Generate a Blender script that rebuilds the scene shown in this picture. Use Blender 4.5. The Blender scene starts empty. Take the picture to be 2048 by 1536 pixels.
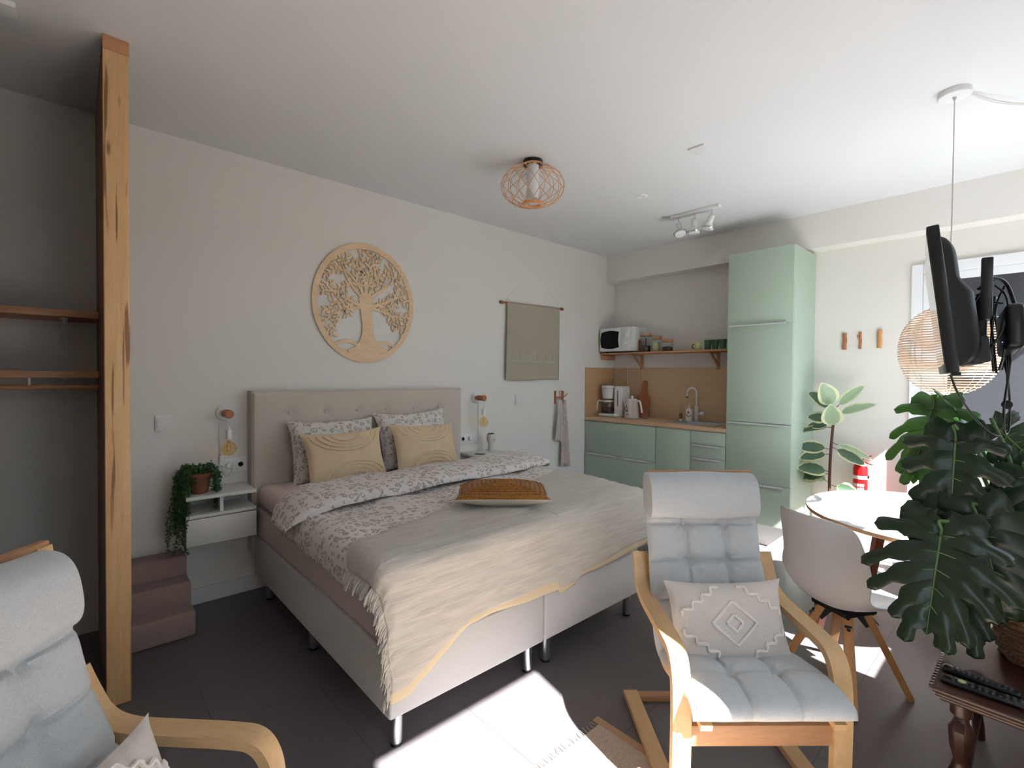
import bpy, bmesh, math, random
from mathutils import Vector, Matrix, Euler, noise
random.seed(7)
S = bpy.context.scene
PI = math.pi

# ------------------------------------------------------------------ camera
cam_d = bpy.data.cameras.new('camera'); cam = bpy.data.objects.new('camera', cam_d)
S.collection.objects.link(cam); S.camera = cam
cam_d.sensor_width = 36.0; cam_d.lens = 36.0 * 967.6 / 2048; cam_d.clip_start = 0.05
yaw, pitch, roll = math.radians(42.236), math.radians(-1.0326), math.radians(0.491)
fw = Vector((math.sin(yaw) * math.cos(pitch), math.cos(yaw) * math.cos(pitch), math.sin(pitch)))
r0 = Vector((math.cos(yaw), -math.sin(yaw), 0)); u0 = r0.cross(fw)
rr = r0 * math.cos(roll) + u0 * math.sin(roll); uu = u0 * math.cos(roll) - r0 * math.sin(roll)
Mx = Matrix((rr, uu, -fw)).transposed().to_4x4(); Mx.translation = Vector((0, 0, 1.55))
cam.matrix_world = Mx

# ------------------------------------------------------------------ world, sun, exposure
W = bpy.data.worlds.new('sky'); S.world = W; W.use_nodes = True
nt = W.node_tree; bg = nt.nodes['Background']
bg.inputs[0].default_value = (0.70, 0.85, 1.0, 1); bg.inputs[1].default_value = 3.3
sun_d = bpy.data.lights.new('sun', 'SUN'); sun = bpy.data.objects.new('sun', sun_d)
S.collection.objects.link(sun)
sun_d.energy = 42; sun_d.angle = math.radians(0.6); sun_d.color = (1.0, 0.99, 0.985)
sun.rotation_euler = Vector((0.20, 1.0, -1.02)).to_track_quat('-Z', 'Y').to_euler()
sun.location = (0, -4, 5)
S.view_settings.view_transform = 'Standard'; S.view_settings.look = 'None'
S.view_settings.exposure = 0.37; S.view_settings.gamma = 1.0; S.view_settings.use_curve_mapping = False

# ------------------------------------------------------------------ materials
def srgb(r, g, b):
    f = lambda c: (c / 255 / 12.92) if c / 255 <= 0.04045 else ((c / 255 + 0.055) / 1.055) ** 2.4
    return (f(r), f(g), f(b), 1)
def N(t, typ, **kw):
    n = t.nodes.new(typ)
    for k, v in kw.items(): setattr(n, k, v)
    return n
def base(name, rough=0.6, metal=0.0, spec=0.5):
    m = bpy.data.materials.new(name); m.use_nodes = True
    b = m.node_tree.nodes['Principled BSDF']
    b.inputs['Roughness'].default_value = rough; b.inputs['Metallic'].default_value = metal
    b.inputs['Specular IOR Level'].default_value = spec
    return m, m.node_tree, b
def coords(t, scale=(1, 1, 1)):
    tc = N(t, 'ShaderNodeTexCoord'); mp = N(t, 'ShaderNodeMapping'); mp.inputs['Scale'].default_value = scale
    t.links.new(tc.outputs['Object'], mp.inputs['Vector']); return mp.outputs['Vector']
def mix(t, fac, a, b):
    m = N(t, 'ShaderNodeMix', data_type='RGBA')
    if isinstance(fac, float): m.inputs[0].default_value = fac
    else: t.links.new(fac, m.inputs[0])
    for i, c in ((6, a), (7, b)):
        if isinstance(c, tuple): m.inputs[i].default_value = c
        else: t.links.new(c, m.inputs[i])
    return m.outputs[2]
def ramp(t, v, stops):
    r = N(t, 'ShaderNodeValToRGB'); t.links.new(v, r.inputs[0])
    e = r.color_ramp.elements
    while len(e) < len(stops): e.new(0.5)
    for i, (p, c) in enumerate(stops):
        e[i].position = p; e[i].color = c if isinstance(c, tuple) else (c, c, c, 1)
    return r.outputs[0]
def noise_n(t, vec, scale, detail=3, rough=0.5, dist=0.0):
    n = N(t, 'ShaderNodeTexNoise'); n.inputs['Scale'].default_value = scale; n.inputs['Detail'].default_value = detail
    n.inputs['Roughness'].default_value = rough; n.inputs['Distortion'].default_value = dist
    if vec is not None: t.links.new(vec, n.inputs['Vector'])
    return n.outputs[0]
def bump(t, b, h, strength=0.2, dist=0.002):
    n = N(t, 'ShaderNodeBump'); n.inputs['Strength'].default_value = strength; n.inputs['Distance'].default_value = dist
    t.links.new(h, n.inputs['Height']); t.links.new(n.outputs[0], b.inputs['Normal'])
def plain(name, col, rough=0.6, metal=0.0, var=0.04, scale=30, bs=0.05, spec=0.5):
    m, t, b = base(name, rough, metal, spec); v = coords(t)
    n = noise_n(t, v, scale, 3)
    d = tuple(max(0, c * (1 - var)) for c in col[:3]) + (1,); u = tuple(min(1, c * (1 + var)) for c in col[:3]) + (1,)
    t.links.new(mix(t, n, d, u), b.inputs['Base Color']); bump(t, b, n, bs)
    return m
def wood(name, c1, c2, axis='X', rough=0.45, ring=9.0, knots=False, stretch=14):
    m, t, b = base(name, rough)
    sc = {'X': (1, stretch, stretch), 'Y': (stretch, 1, stretch), 'Z': (stretch, stretch, 1)}[axis]
    v = coords(t, sc); n = noise_n(t, v, ring * 0.35, 5, 0.6, 0.6); n2 = noise_n(t, v, ring * 3, 3, 0.6)
    a = ramp(t, n, [(0.3, c1), (0.7, c2)])
    dk = tuple(c * 0.72 for c in c1[:3]) + (1,)
    out = mix(t, ramp(t, n2, [(0.52, 0.0), (0.75, 0.55)]), a, dk)
    if knots:
        v2 = coords(t, (9, 9, 2.2)); vo = N(t, 'ShaderNodeTexVoronoi'); vo.inputs['Scale'].default_value = 1.3
        t.links.new(v2, vo.inputs['Vector'])
        out = mix(t, ramp(t, vo.outputs['Distance'], [(0.05, 0.8), (0.13, 0.0)]), out, srgb(112, 66, 34))
        v3 = coords(t, (26, 26, 1.1)); n3 = noise_n(t, v3, 1.4, 2, 0.5, 0.3)
        out = mix(t, ramp(t, n3, [(0.60, 0.0), (0.64, 0.8)]), out, srgb(120, 72, 40))
    t.links.new(out, b.inputs['Base Color']); bump(t, b, n2, 0.12, 0.001)
    return m
def fabric(name, c1, c2, scale=500, rough=0.95, strength=0.35, mottled=60):
    m, t, b = base(name, rough, 0, 0.2); v = coords(t)
    n = noise_n(t, v, scale, 2, 0.7); n2 = noise_n(t, v, mottled, 3)
    a = mix(t, ramp(t, n, [(0.35, 0.0), (0.65, 1.0)]), c1, c2)
    dk = tuple(c * 0.93 for c in c1[:3]) + (1,)
    t.links.new(mix(t, ramp(t, n2, [(0.4, 0.0), (0.75, 0.5)]), a, dk), b.inputs['Base Color'])
    bump(t, b, n, strength, 0.001); b.inputs['Sheen Weight'].default_value = 0.15
    return m
def leopard(name):
    m, t, b = base(name, 0.9, 0, 0.2); v = coords(t)
    tc = v; nn = N(t, 'ShaderNodeTexNoise'); nn.inputs['Scale'].default_value = 26; t.links.new(v, nn.inputs['Vector'])
    ad = N(t, 'ShaderNodeVectorMath', operation='MULTIPLY_ADD'); t.links.new(nn.outputs['Color'], ad.inputs[0])
    ad.inputs[1].default_value = (0.028, 0.028, 0.028); t.links.new(v, ad.inputs[2])
    vo = N(t, 'ShaderNodeTexVoronoi'); vo.inputs['Scale'].default_value = 27; vo.inputs['Randomness'].default_value = 0.75
    t.links.new(ad.outputs[0], vo.inputs['Vector'])
    ring = ramp(t, vo.outputs['Distance'], [(0.17, 0.0), (0.25, 1.0), (0.40, 1.0), (0.47, 0.0)])
    brk = ramp(t, noise_n(t, v, 45, 2), [(0.34, 0.0), (0.44, 1.0)])
    mu = N(t, 'ShaderNodeMath', operation='MULTIPLY'); t.links.new(ring, mu.inputs[0]); t.links.new(brk, mu.inputs[1])
    t.links.new(mix(t, mu.outputs[0], srgb(222, 216, 212), srgb(174, 163, 152)), b.inputs['Base Color'])
    bump(t, b, noise_n(t, v, 14, 3), 0.35, 0.01)
    return m
def crinkle(name, c1, c2, axis='Y'):
    m, t, b = base(name, 0.95, 0, 0.15)
    sc = (5, 80, 80) if axis == 'Y' else (90, 7, 30)
    v = coords(t, sc); n = noise_n(t, v, 1.0, 3, 0.55, 0.35); v2 = coords(t); n2 = noise_n(t, v2, 700, 2)
    t.links.new(mix(t, ramp(t, n, [(0.35, 0.0), (0.6, 1.0)]), c2, c1), b.inputs['Base Color'])
    bump(t, b, n, 0.55, 0.004); b.inputs['Sheen Weight'].default_value = 0.15
    return m
def glass(name, col=(1, 1, 1, 1), alpha=0.15, rough=0.03):
    m = bpy.data.materials.new(name); m.use_nodes = True; t = m.node_tree
    t.nodes.remove(t.nodes['Principled BSDF']); o = t.nodes['Material Output']
    tr = N(t, 'ShaderNodeBsdfTransparent'); tr.inputs[0].default_value = col
    gl = N(t, 'ShaderNodeBsdfGlossy'); gl.inputs['Roughness'].default_value = rough
    fr = N(t, 'ShaderNodeLayerWeight'); fr.inputs['Blend'].default_value = 0.5
    pw = N(t, 'ShaderNodeMath', operation='POWER'); t.links.new(fr.outputs['Facing'], pw.inputs[0]); pw.inputs[1].default_value = 4.0
    ma = N(t, 'ShaderNodeMath', operation='MULTIPLY_ADD'); t.links.new(pw.outputs[0], ma.inputs[0]); ma.inputs[1].default_value = 0.9 - alpha; ma.inputs[2].default_value = alpha * 0.6
    mx = N(t, 'ShaderNodeMixShader'); t.links.new(ma.outputs[0], mx.inputs[0]); t.links.new(tr.outputs[0], mx.inputs[1]); t.links.new(gl.outputs[0], mx.inputs[2])
    t.links.new(mx.outputs[0], o.inputs['Surface']); return m

M = {}
M['wall'] = plain('wall_paint', srgb(231, 227, 221), 0.9, scale=160, var=0.015, bs=0.06)
M['ceil'] = plain('ceiling_paint', srgb(224, 224, 225), 0.9, scale=160, var=0.01, bs=0.05)
M['white'] = plain('white_lacquer', srgb(232, 232, 232), 0.4, var=0.01, bs=0.01)
M['whiteboard'] = plain('white_melamine', srgb(214, 214, 210), 0.45, var=0.02, scale=60, bs=0.02)
M['plastic'] = plain('white_plastic', srgb(228, 228, 226), 0.35, var=0.01, bs=0.0)
M['shell'] = plain('chair_shell_plastic', srgb(226, 223, 222), 0.42, var=0.015, bs=0.0)
M['steel'] = plain('brushed_steel', srgb(185, 188, 192), 0.28, 1.0, var=0.04)
M['chrome'] = plain('chrome', srgb(215, 218, 220), 0.08, 1.0, var=0.0)
M['black'] = plain('black_plastic', srgb(14, 14, 15), 0.35, var=0.05)
M['blackm'] = plain('matt_black_plastic', srgb(12, 12, 14), 0.55, var=0.05)
M['screen'] = plain('dark_glass_screen', srgb(20, 20, 22), 0.06, var=0.0, bs=0.0, spec=1.0)
M['oven'] = plain('black_oven_window', srgb(8, 8, 9), 0.3, var=0.0, bs=0.0, spec=0.2)
M['alu'] = plain('satin_aluminium', srgb(225, 228, 230), 0.5, 0.4, var=0.0, bs=0.0)
M['sage'] = plain('sage_lacquer', srgb(178, 196, 179), 0.42, var=0.01, bs=0.01)
M['pine'] = wood('pine_beam', srgb(208, 164, 114), srgb(224, 184, 136), 'Z', 0.5, 7, knots=True)
M['pineh'] = wood('pine_shelf', srgb(188, 136, 94), srgb(206, 154, 112), 'X', 0.5, 7)
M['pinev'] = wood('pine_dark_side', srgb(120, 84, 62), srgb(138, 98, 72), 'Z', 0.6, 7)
M['birch'] = wood('birch_veneer', srgb(200, 162, 116), srgb(212, 176, 132), 'Y', 0.4, 6, stretch=10)
M['birchx'] = wood('birch_rail', srgb(172, 128, 92), srgb(188, 145, 108), 'X', 0.45, 9)
M['beech'] = wood('beech_leg', srgb(196, 140, 84), srgb(212, 158, 100), 'Z', 0.45, 8)
M['walnut'] = wood('brown_leg', srgb(138, 78, 50), srgb(160, 94, 62), 'Z', 0.45, 8)
M['ply'] = wood('birch_plywood', srgb(230, 196, 156), srgb(240, 210, 174), 'X', 0.55, 6, stretch=6)
M['oak'] = wood('light_oak_laminate', srgb(206, 172, 136), srgb(216, 184, 150), 'Y', 0.5, 5, stretch=18)
M['mahog'] = wood('dark_carved_wood', srgb(52, 30, 22), srgb(72, 42, 30), 'X', 0.3, 6)
M['red wood'] = wood('reddish_wood', srgb(168, 98, 58), srgb(186, 118, 74), 'Z', 0.5, 8)
M['upholst'] = fabric('box_spring_fabric', srgb(206, 204, 204), srgb(194, 192, 192), 700, strength=0.2)
M['headb'] = fabric('headboard_linen', srgb(212, 201, 189), srgb(195, 184, 172), 600, strength=0.3)
M['sheet'] = fabric('fitted_sheet', srgb(228, 210, 202), srgb(222, 204, 196), 900, strength=0.1, mottled=8)
M['mattress'] = fabric('taupe_mattress_cover', srgb(208, 192, 188), srgb(196, 180, 176), 800, strength=0.12, mottled=9)
M['leopard'] = leopard('leopard_print_cotton')
M['throw'] = crinkle('crinkled_muslin', srgb(196, 190, 181), srgb(184, 177, 168))
M['throwu'] = fabric('muslin_underlayer', srgb(222, 204, 172), srgb(206, 188, 156), 600)
M['peach'] = fabric('peach_cushion_cotton', srgb(226, 202, 168), srgb(212, 186, 152), 600, mottled=30)
M['peachd'] = fabric('peach_tufting', srgb(232, 208, 176), srgb(216, 190, 156), 400)
M['jute'] = fabric('woven_jute', srgb(176, 122, 62), srgb(118, 74, 34), 160, strength=1.0)
M['linen'] = fabric('raw_linen', srgb(186, 176, 160), srgb(166, 156, 140), 420)
M['linenw'] = fabric('linen_underside', srgb(205, 195, 182), srgb(190, 180, 166), 420)
M['greyf'] = fabric('light_grey_weave', srgb(202, 204, 205), srgb(172, 176, 180), 520, strength=0.4)
M['cream'] = fabric('cream_cotton', srgb(220, 210, 203), srgb(200, 190, 182), 420, strength=0.5)
M['creamt'] = fabric('cream_tufts', srgb(236, 228, 220), srgb(222, 212, 204), 260, strength=0.9)
M['carpet'] = fabric('mauve_carpet', srgb(176, 150, 142), srgb(138, 118, 114), 220, strength=0.9, mottled=20)
M['rug'] = fabric('beige_rug', srgb(206, 186, 168), srgb(158, 136, 120), 300, strength=0.8)
M['rugb'] = fabric('tan_rug_border', srgb(186, 148, 116), srgb(166, 130, 100), 300)
M['basket'] = fabric('seagrass', srgb(140, 98, 66), srgb(80, 54, 36), 90, strength=1.0)
M['red'] = plain('red_paint', srgb(190, 18, 20), 0.3, var=0.02)
M['terracotta'] = plain('terracotta', srgb(120, 72, 52), 0.8, var=0.1)
M['leaf'] = plain('trailing_leaf', srgb(66, 108, 52), 0.5, var=0.3, scale=40)
M['stem'] = plain('brown_stem', srgb(92, 56, 40), 0.7)
M['cord'] = plain('white_cord', srgb(215, 212, 208), 0.6)
M['copper'] = wood('turned_wood', srgb(160, 98, 62), srgb(182, 118, 78), 'Y', 0.4)
M['rattan'] = plain('rattan', srgb(214, 160, 112), 0.55, var=0.1)
M['bamboo'] = plain('split_bamboo', srgb(232, 200, 170), 0.6, var=0.12, scale=20)
M['amber'] = glass('amber_bulb_glass', (1.0, 0.88, 0.62, 1), 0.16)
M['glass'] = glass('clear_glass', (0.93, 0.95, 0.95, 1), 0.10)
M['window'] = glass('window_glass', (0.97, 0.98, 0.98, 1), 0.05)
M['green glass'] = glass('green_glass', (0.50, 0.66, 0.54, 1), 0.10)
M['diffuser'] = plain('opal_tube', srgb(225, 226, 228), 0.5)
M['coffee'] = plain('dark_beans', srgb(70, 44, 36), 0.7, var=0.5, scale=90, bs=0.8)
M['lime'] = plain('lime_ceramic', srgb(192, 202, 140), 0.3)
M['pink'] = plain('pink_print', srgb(206, 140, 146), 0.5)
M['slate'] = plain('dark_grey_panel', srgb(62, 62, 68), 0.5, var=0.04)
M['frame'] = plain('white_door_frame', srgb(238, 239, 242), 0.35, var=0.01, bs=0.0)
M['cobble'] = plain('added_terrace_stone', srgb(88, 91, 96), 0.9, var=0.15, scale=5)
M['toweld'] = fabric('dotted_towel', srgb(214, 204, 198), srgb(170, 152, 146), 90, strength=0.4)
M['added_hedge'] = plain('added_hedge_green', srgb(48, 62, 36), 0.9, var=0.5, scale=6, bs=1.0)
M['concrete'] = plain('outer_wall_render', srgb(190, 185, 178), 0.9)
# dark grey-brown tiles
m, t, b = base('floor_tiles', 0.42); v = coords(t)
br = N(t, 'ShaderNodeTexBrick'); t.links.new(v, br.inputs['Vector']); br.offset = 0.5
for k, x in (('Scale', 1.0), ('Mortar Size', 0.0016), ('Brick Width', 0.9), ('Row Height', 0.6), ('Bias', 0.0)): br.inputs[k].default_value = x
br.inputs['Color1'].default_value = srgb(102, 96, 97); br.inputs['Color2'].default_value = srgb(97, 91, 92); br.inputs['Mortar'].default_value = srgb(62, 56, 55)
n = noise_n(t, v, 5, 5, 0.6); n2 = noise_n(t, v, 60, 3)
t.links.new(mix(t, ramp(t, n, [(0.3, 0.0), (0.75, 0.5)]), br.outputs[0], srgb(110, 104, 105)), b.inputs['Base Color'])
t.links.new(ramp(t, n2, [(0.2, 0.36), (0.8, 0.5)]), b.inputs['Roughness']); bump(t, b, n2, 0.05, 0.001); M['floor'] = m
# variegated leaf (cream margin by local coordinate)
def leafmat(name, c1, c2, rough=0.35, trans=0.25):
    m, t, b = base(name, rough, 0, 0.5); v = coords(t); n = noise_n(t, v, 18, 4, 0.6)
    at = N(t, 'ShaderNodeAttribute'); at.attribute_name = 'edge'
    ad = N(t, 'ShaderNodeMath', operation='MULTIPLY_ADD'); t.links.new(n, ad.inputs[0]); ad.inputs[1].default_value = 0.5; t.links.new(at.outputs['Fac'], ad.inputs[2])
    t.links.new(mix(t, ramp(t, ad.outputs[0], [(0.93, 0.0), (0.99, 1.0)]), c1, c2), b.inputs['Base Color'])
    o = t.nodes['Material Output']; tl = N(t, 'ShaderNodeBsdfTranslucent'); tl.inputs[0].default_value = tuple(c * 1.4 for c in c1[:3]) + (1,)
    mx = N(t, 'ShaderNodeMixShader'); mx.inputs[0].default_value = trans
    t.links.new(b.outputs[0], mx.inputs[1]); t.links.new(tl.outputs[0], mx.inputs[2]); t.links.new(mx.outputs[0], o.inputs['Surface'])
    return m
M['ficus'] = leafmat('variegated_leaf', srgb(86, 110, 88), srgb(226, 222, 178))
M['ficusp'] = leafmat('pale_variegated_leaf', srgb(158, 180, 148), srgb(226, 226, 188))
M['monstera'] = leafmat('monstera_leaf', srgb(26, 46, 26), srgb(36, 60, 34), 0.28, 0.12)
M['monsterab'] = leafmat('backlit_monstera_leaf', srgb(52, 90, 34), srgb(60, 98, 42), 0.35, 0.16)  # same plant's leaves, backlight put into the lighter green
M['petiole'] = plain('green_petiole', srgb(78, 112, 62), 0.4)

# ------------------------------------------------------------------ builders
class MB:
    def __init__(s): s.bm = bmesh.new()
    def add(s, vs, fs):
        v = [s.bm.verts.new(p) for p in vs]
        for f in fs:
            try: s.bm.faces.new([v[i] for i in f])
            except ValueError: pass
        return s
    def box(s, lo, hi, bev=0.0, rot=None, seg=2):
        lo = Vector(lo); hi = Vector(hi); b2 = bmesh.new()
        bmesh.ops.create_cube(b2, size=1); c = (lo + hi) / 2; d = hi - lo
        for v in b2.verts: v.co = Vector((v.co.x * d.x, v.co.y * d.y, v.co.z * d.z))
        if bev: bmesh.ops.bevel(b2, geom=b2.edges[:], offset=bev, segments=seg, affect='EDGES', profile=0.5)
        R = rot if rot is not None else Matrix.Identity(3)
        for v in b2.verts: v.co = R @ v.co + c
        return s.merge(b2)
    def merge(s, b2):
        me = bpy.data.meshes.new('tmp'); b2.to_mesh(me); b2.free(); s.bm.from_mesh(me); bpy.data.meshes.remove(me); return s
    def beam(s, p0, p1, w, d, up=(0, 0, 1), bev=0.0, w2=None, d2=None):
        p0 = Vector(p0); p1 = Vector(p1); z = (p1 - p0).normalized(); x = Vector(up).cross(z)
        if x.length < 1e-4: x = Vector((1, 0, 0))
        x.normalize(); y = z.cross(x); w2 = w2 or w; d2 = d2 or d; b2 = bmesh.new(); V = []
        for p, a, b in ((p0, w, d), (p1, w2, d2)):
            for i, j in ((-1, -1), (1, -1), (1, 1), (-1, 1)): V.append(b2.verts.new(p + x * i * a / 2 + y * j * b / 2))
        for f in ((3, 2, 1, 0), (4, 5, 6, 7), (0, 1, 5, 4), (1, 2, 6, 5), (2, 3, 7, 6), (3, 0, 4, 7)): b2.faces.new([V[i] for i in f])
        if bev: bmesh.ops.bevel(b2, geom=b2.edges[:], offset=bev, segments=2, affect='EDGES')
        return s.merge(b2)
    def tube(s, pts, r, n=8, cap=True, closed=False):
        pts = [Vector(p) for p in pts]; rs = r if isinstance(r, (list, tuple)) else [r] * len(pts)
        ref = None; rings = []
        for i, p in enumerate(pts):
            a = pts[i - 1] if i > 0 else (pts[-1] if closed else p); c = pts[i + 1] if i < len(pts) - 1 else (pts[0] if closed else p)
            tg = (c - a); tg = tg.normalized() if tg.length > 1e-9 else Vector((0, 0, 1))
            if ref is None: ref = tg.orthogonal().normalized()
            ref = ref - tg * ref.dot(tg)
            ref = ref.normalized() if ref.length > 1e-6 else tg.orthogonal().normalized()
            bi = tg.cross(ref)
            rings.append([s.bm.verts.new(p + (ref * math.cos(2 * PI * k / n) + bi * math.sin(2 * PI * k / n)) * rs[i]) for k in range(n)])
        m = len(rings)
        for i in range(m if closed else m - 1):
            A, B = rings[i], rings[(i + 1) % m]
            for k in range(n): s.bm.faces.new((A[k], A[(k + 1) % n], B[(k + 1) % n], B[k]))
        if cap and not closed: s.bm.faces.new(rings[0][::-1]); s.bm.faces.new(rings[-1])
        return s
    def lathe(s, prof, c=(0, 0, 0), n=32, axis='Z', scale=(1, 1)):
        c = Vector(c); rings = []
        for r, h in prof:
            ring = []
            for k in range(n):
                a = 2 * PI * k / n; x, y = r * math.cos(a) * scale[0], r * math.sin(a) * scale[1]
                p = {'Z': (x, y, h), 'Y': (x, h, y), 'X': (h, x, y)}[axis]
                ring.append(s.bm.verts.new(c + Vector(p)))
            rings.append(ring)
        for A, B in zip(rings, rings[1:]):
            for k in range(n): s.bm.faces.new((A[k], A[(k + 1) % n], B[(k + 1) % n], B[k]))
        for R_, fl in ((rings[0], True), (rings[-1], False)):
            if (R_[0].co - R_[n // 2].co).length > 1e-5: s.bm.faces.new(R_[::-1] if fl else R_)
        return s
    def prism(s, poly, d0, d1, plane='XZ'):
        f = {'XZ': lambda a, b, d: (a, d, b), 'XY': lambda a, b, d: (a, b, d), 'YZ': lambda a, b, d: (d, a, b)}[plane]
        A = [s.bm.verts.new(f(a, b, d0)) for a, b in poly]; B = [s.bm.verts.new(f(a, b, d1)) for a, b in poly]
        s.bm.faces.new(A); s.bm.faces.new(B[::-1]); n = len(A)
        for i in range(n): s.bm.faces.new((A[i], B[i], B[(i + 1) % n], A[(i + 1) % n]))
        return s
    def grid(s, nu, nv, f, attr=None):
        V = [[s.bm.verts.new(f(i / nu, j / nv)) for j in range(nv + 1)] for i in range(nu + 1)]
        for i in range(nu):
            for j in range(nv): s.bm.faces.new((V[i][j], V[i + 1][j], V[i + 1][j + 1], V[i][j + 1]))
        return V
    def build(s, name, mat, parent=None, smooth=True, loc=None, norm=True):
        if norm: bmesh.ops.recalc_face_normals(s.bm, faces=s.bm.faces[:])
        me = bpy.data.meshes.new(name); s.bm.to_mesh(me); s.bm.free()
        me.materials.append(M[mat] if isinstance(mat, str) else mat)
        if smooth:
            me.polygons.foreach_set('use_smooth', [True] * len(me.polygons))
            me.set_sharp_from_angle(angle=math.radians(35))
        o = bpy.data.objects.new(name, me); S.collection.objects.link(o)
        if parent: o.parent = parent
        if loc: o.location = loc
        return o
def thing(name, label, cat, loc=(0, 0, 0), rz=0.0, group=None):
    o = bpy.data.objects.new(name, None); S.collection.objects.link(o); o.empty_display_size = 0.05
    o.location = loc; o.rotation_euler = (0, 0, rz); tag(o, label, cat, group); return o
def tag(o, label, cat, group=None, kind=None):
    o['label'] = label; o['category'] = cat
    if group: o['group'] = group
    if kind: o['kind'] = kind
    return o
def struct(o): o['kind'] = 'structure'; return o
def dup(root, loc=None, rz=None, label=None, group=None):
    def cp(o, par):
        c = o.copy(); S.collection.objects.link(c)
        if par: c.parent = par
        for ch in [x for x in bpy.data.objects if x.parent == o]: cp(ch, c)
        return c
    r = cp(root, None)
    if loc is not None: r.location = loc
    if rz is not None: r.rotation_euler = (0, 0, rz)
    if label: r['label'] = label
    if group: r['group'] = group
    return r
def solid(o, th, off=0.0):
    m = o.modifiers.new('solid', 'SOLIDIFY'); m.thickness = th; m.offset = off; return o
def subs(o, n=1):
    m = o.modifiers.new('sub', 'SUBSURF'); m.levels = n; m.render_levels = n; return o
def smoothpath(P, k=4):
    P = [Vector(p) for p in P]; out = []
    for i in range(len(P) - 1):
        a, b, c, d = P[max(i - 1, 0)], P[i], P[i + 1], P[min(i + 2, len(P) - 1)]
        for j in range(k):
            u = j / k; out.append(0.5 * ((2 * b) + (c - a) * u + (2 * a - 5 * b + 4 * c - d) * u * u + (3 * b - a - 3 * c + d) * u ** 3))
    out.append(P[-1]); return out

# ------------------------------------------------------------------ the room
CZ = 3.07; YB = 3.80; XK = 5.25; YW = -0.55
def wallbox(name, lo, hi, mat='wall'): return struct(MB().box(lo, hi).build(name, mat, smooth=False))
wallbox('floor', (-1.15, YW, -0.1), (XK + 0.15, YB + 0.15, 0), 'floor')
wallbox('ceiling', (-1.15, YW - 0.12, CZ), (XK + 0.15, YB + 0.15, CZ + 0.15), 'ceil')
wallbox('wall_back', (-1.15, YB, 0), (XK + 0.15, YB + 0.15, CZ))
wallbox('wall_right', (XK, YW, 0), (XK + 0.15, YB, CZ))
wallbox('wall_left', (-1.15, YW, 0), (-1.0, YB, CZ))
HZ = 2.48
mb = MB()
mb.box((-1.15, YW - 0.12, HZ), (2.69, YW, CZ)); mb.box((2.69, YW - 0.12, HZ + 0.06), (XK + 0.15, YW, CZ)); mb.box((-1.15, YW - 0.12, 0), (0.36, YW, HZ))
mb.box((1.37, YW - 0.12, 0), (2.69, YW, HZ)); mb.box((5.20, YW - 0.12, 0), (XK + 0.15, YW, HZ + 0.06)); mb.box((2.69, YW - 0.12, 0), (5.20, YW, 1.10))
struct(mb.build('wall_front', 'wall', smooth=False))
wallbox('wall_added_closet', (-1.0, 2.76, 0), (-0.24, 2.86, CZ))  # out-of-view partition, added to keep daylight out of the closet
wallbox('added_hedge', (-12, -8.2, -0.12), (18, -7, 2.3), 'added_hedge')  # unseen hedge, added to block low sky light at the windows
wallbox('trim_1', (5.075, YW, 2.745), (XK, YB, CZ))                     # dropped beam above the kitchen
bb = MB().box((-1.0, YB - 0.014, 0), (4.65, YB, 0.105)); struct(bb.build('baseboard_back', 'white', smooth=False))
bb = MB().box((XK - 0.014, 0.80, 0), (XK, 1.46, 0.10)); struct(bb.build('baseboard_right', 'white', smooth=False))
wallbox('added_terrace', (-8, -12, -0.22), (14, YW - 0.12, -0.12), 'cobble')['kind'] = 'structure'  # unseen ground, added to bounce sunlight up to the ceiling
def french(name, x0, x1, zb_=0.0, HZ=2.48):
    r = MB(); f = 0.05; ya, yb_ = YW - 0.07, YW - 0.01
    r.box((x0, ya, zb_), (x0 + f, yb_, HZ)); r.box((x1 - f, ya, zb_), (x1, yb_, HZ))
    r.box((x0, ya, HZ - f), (x1, yb_, HZ)); r.box((x0, ya, zb_ - 0.02), (x1, yb_, zb_ + 0.05))
    o = struct(r.build(name, 'frame', smooth=False))
    MB().box((x0 + 0.02, YW - 0.045, zb_), (x1 - 0.02, YW - 0.035, HZ - 0.02)).build('pane', 'window', o, smooth=False)
french('window_1', 0.36, 1.37); french('window_2', 2.69, 5.20, 1.10, HZ + 0.06)
for x0, x1 in ((0.36, 1.37), (2.69, 5.20)):                            # sky portals in the two openings
    d = bpy.data.lights.new('portal', 'AREA'); d.shape = 'RECTANGLE'; d.size = x1 - x0; d.size_y = HZ
    o = bpy.data.objects.new('portal', d); S.collection.objects.link(o); d.cycles.is_portal = True
    o.location = ((x0 + x1) / 2, YW - 0.14, HZ / 2); o.rotation_euler = (PI / 2, 0, 0)
# door on the right wall: white frame, glazed leaf with dark panel
r = MB(); y1, z1 = 0.77, 2.50
r.box((XK - 0.03, y1 - 0.075, 0), (XK, y1, z1), 0.004); r.box((XK - 0.03, -0.50, z1 - 0.085), (XK, y1 - 0.076, z1), 0.004)
d1 = struct(r.build('door_1', 'frame', smooth=False))
r = MB(); r.box((XK - 0.022, 0.53, 0.02), (XK - 0.002, 0.694, z1 - 0.086), 0.003); r.box((XK - 0.022, -0.5, z1 - 0.15), (XK - 0.002, 0.529, z1 - 0.086), 0.003)
r.box((XK - 0.027, 0.655, 0.02), (XK - 0.02, 0.69, z1 - 0.09), 0.002)
r.build('leaf_frame', 'frame', d1, smooth=False)
MB().box((XK - 0.012, -0.5, 0.02), (XK - 0.001, 0.53, z1 - 0.15)).build('dark_panel', 'slate', d1, smooth=False)

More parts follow.
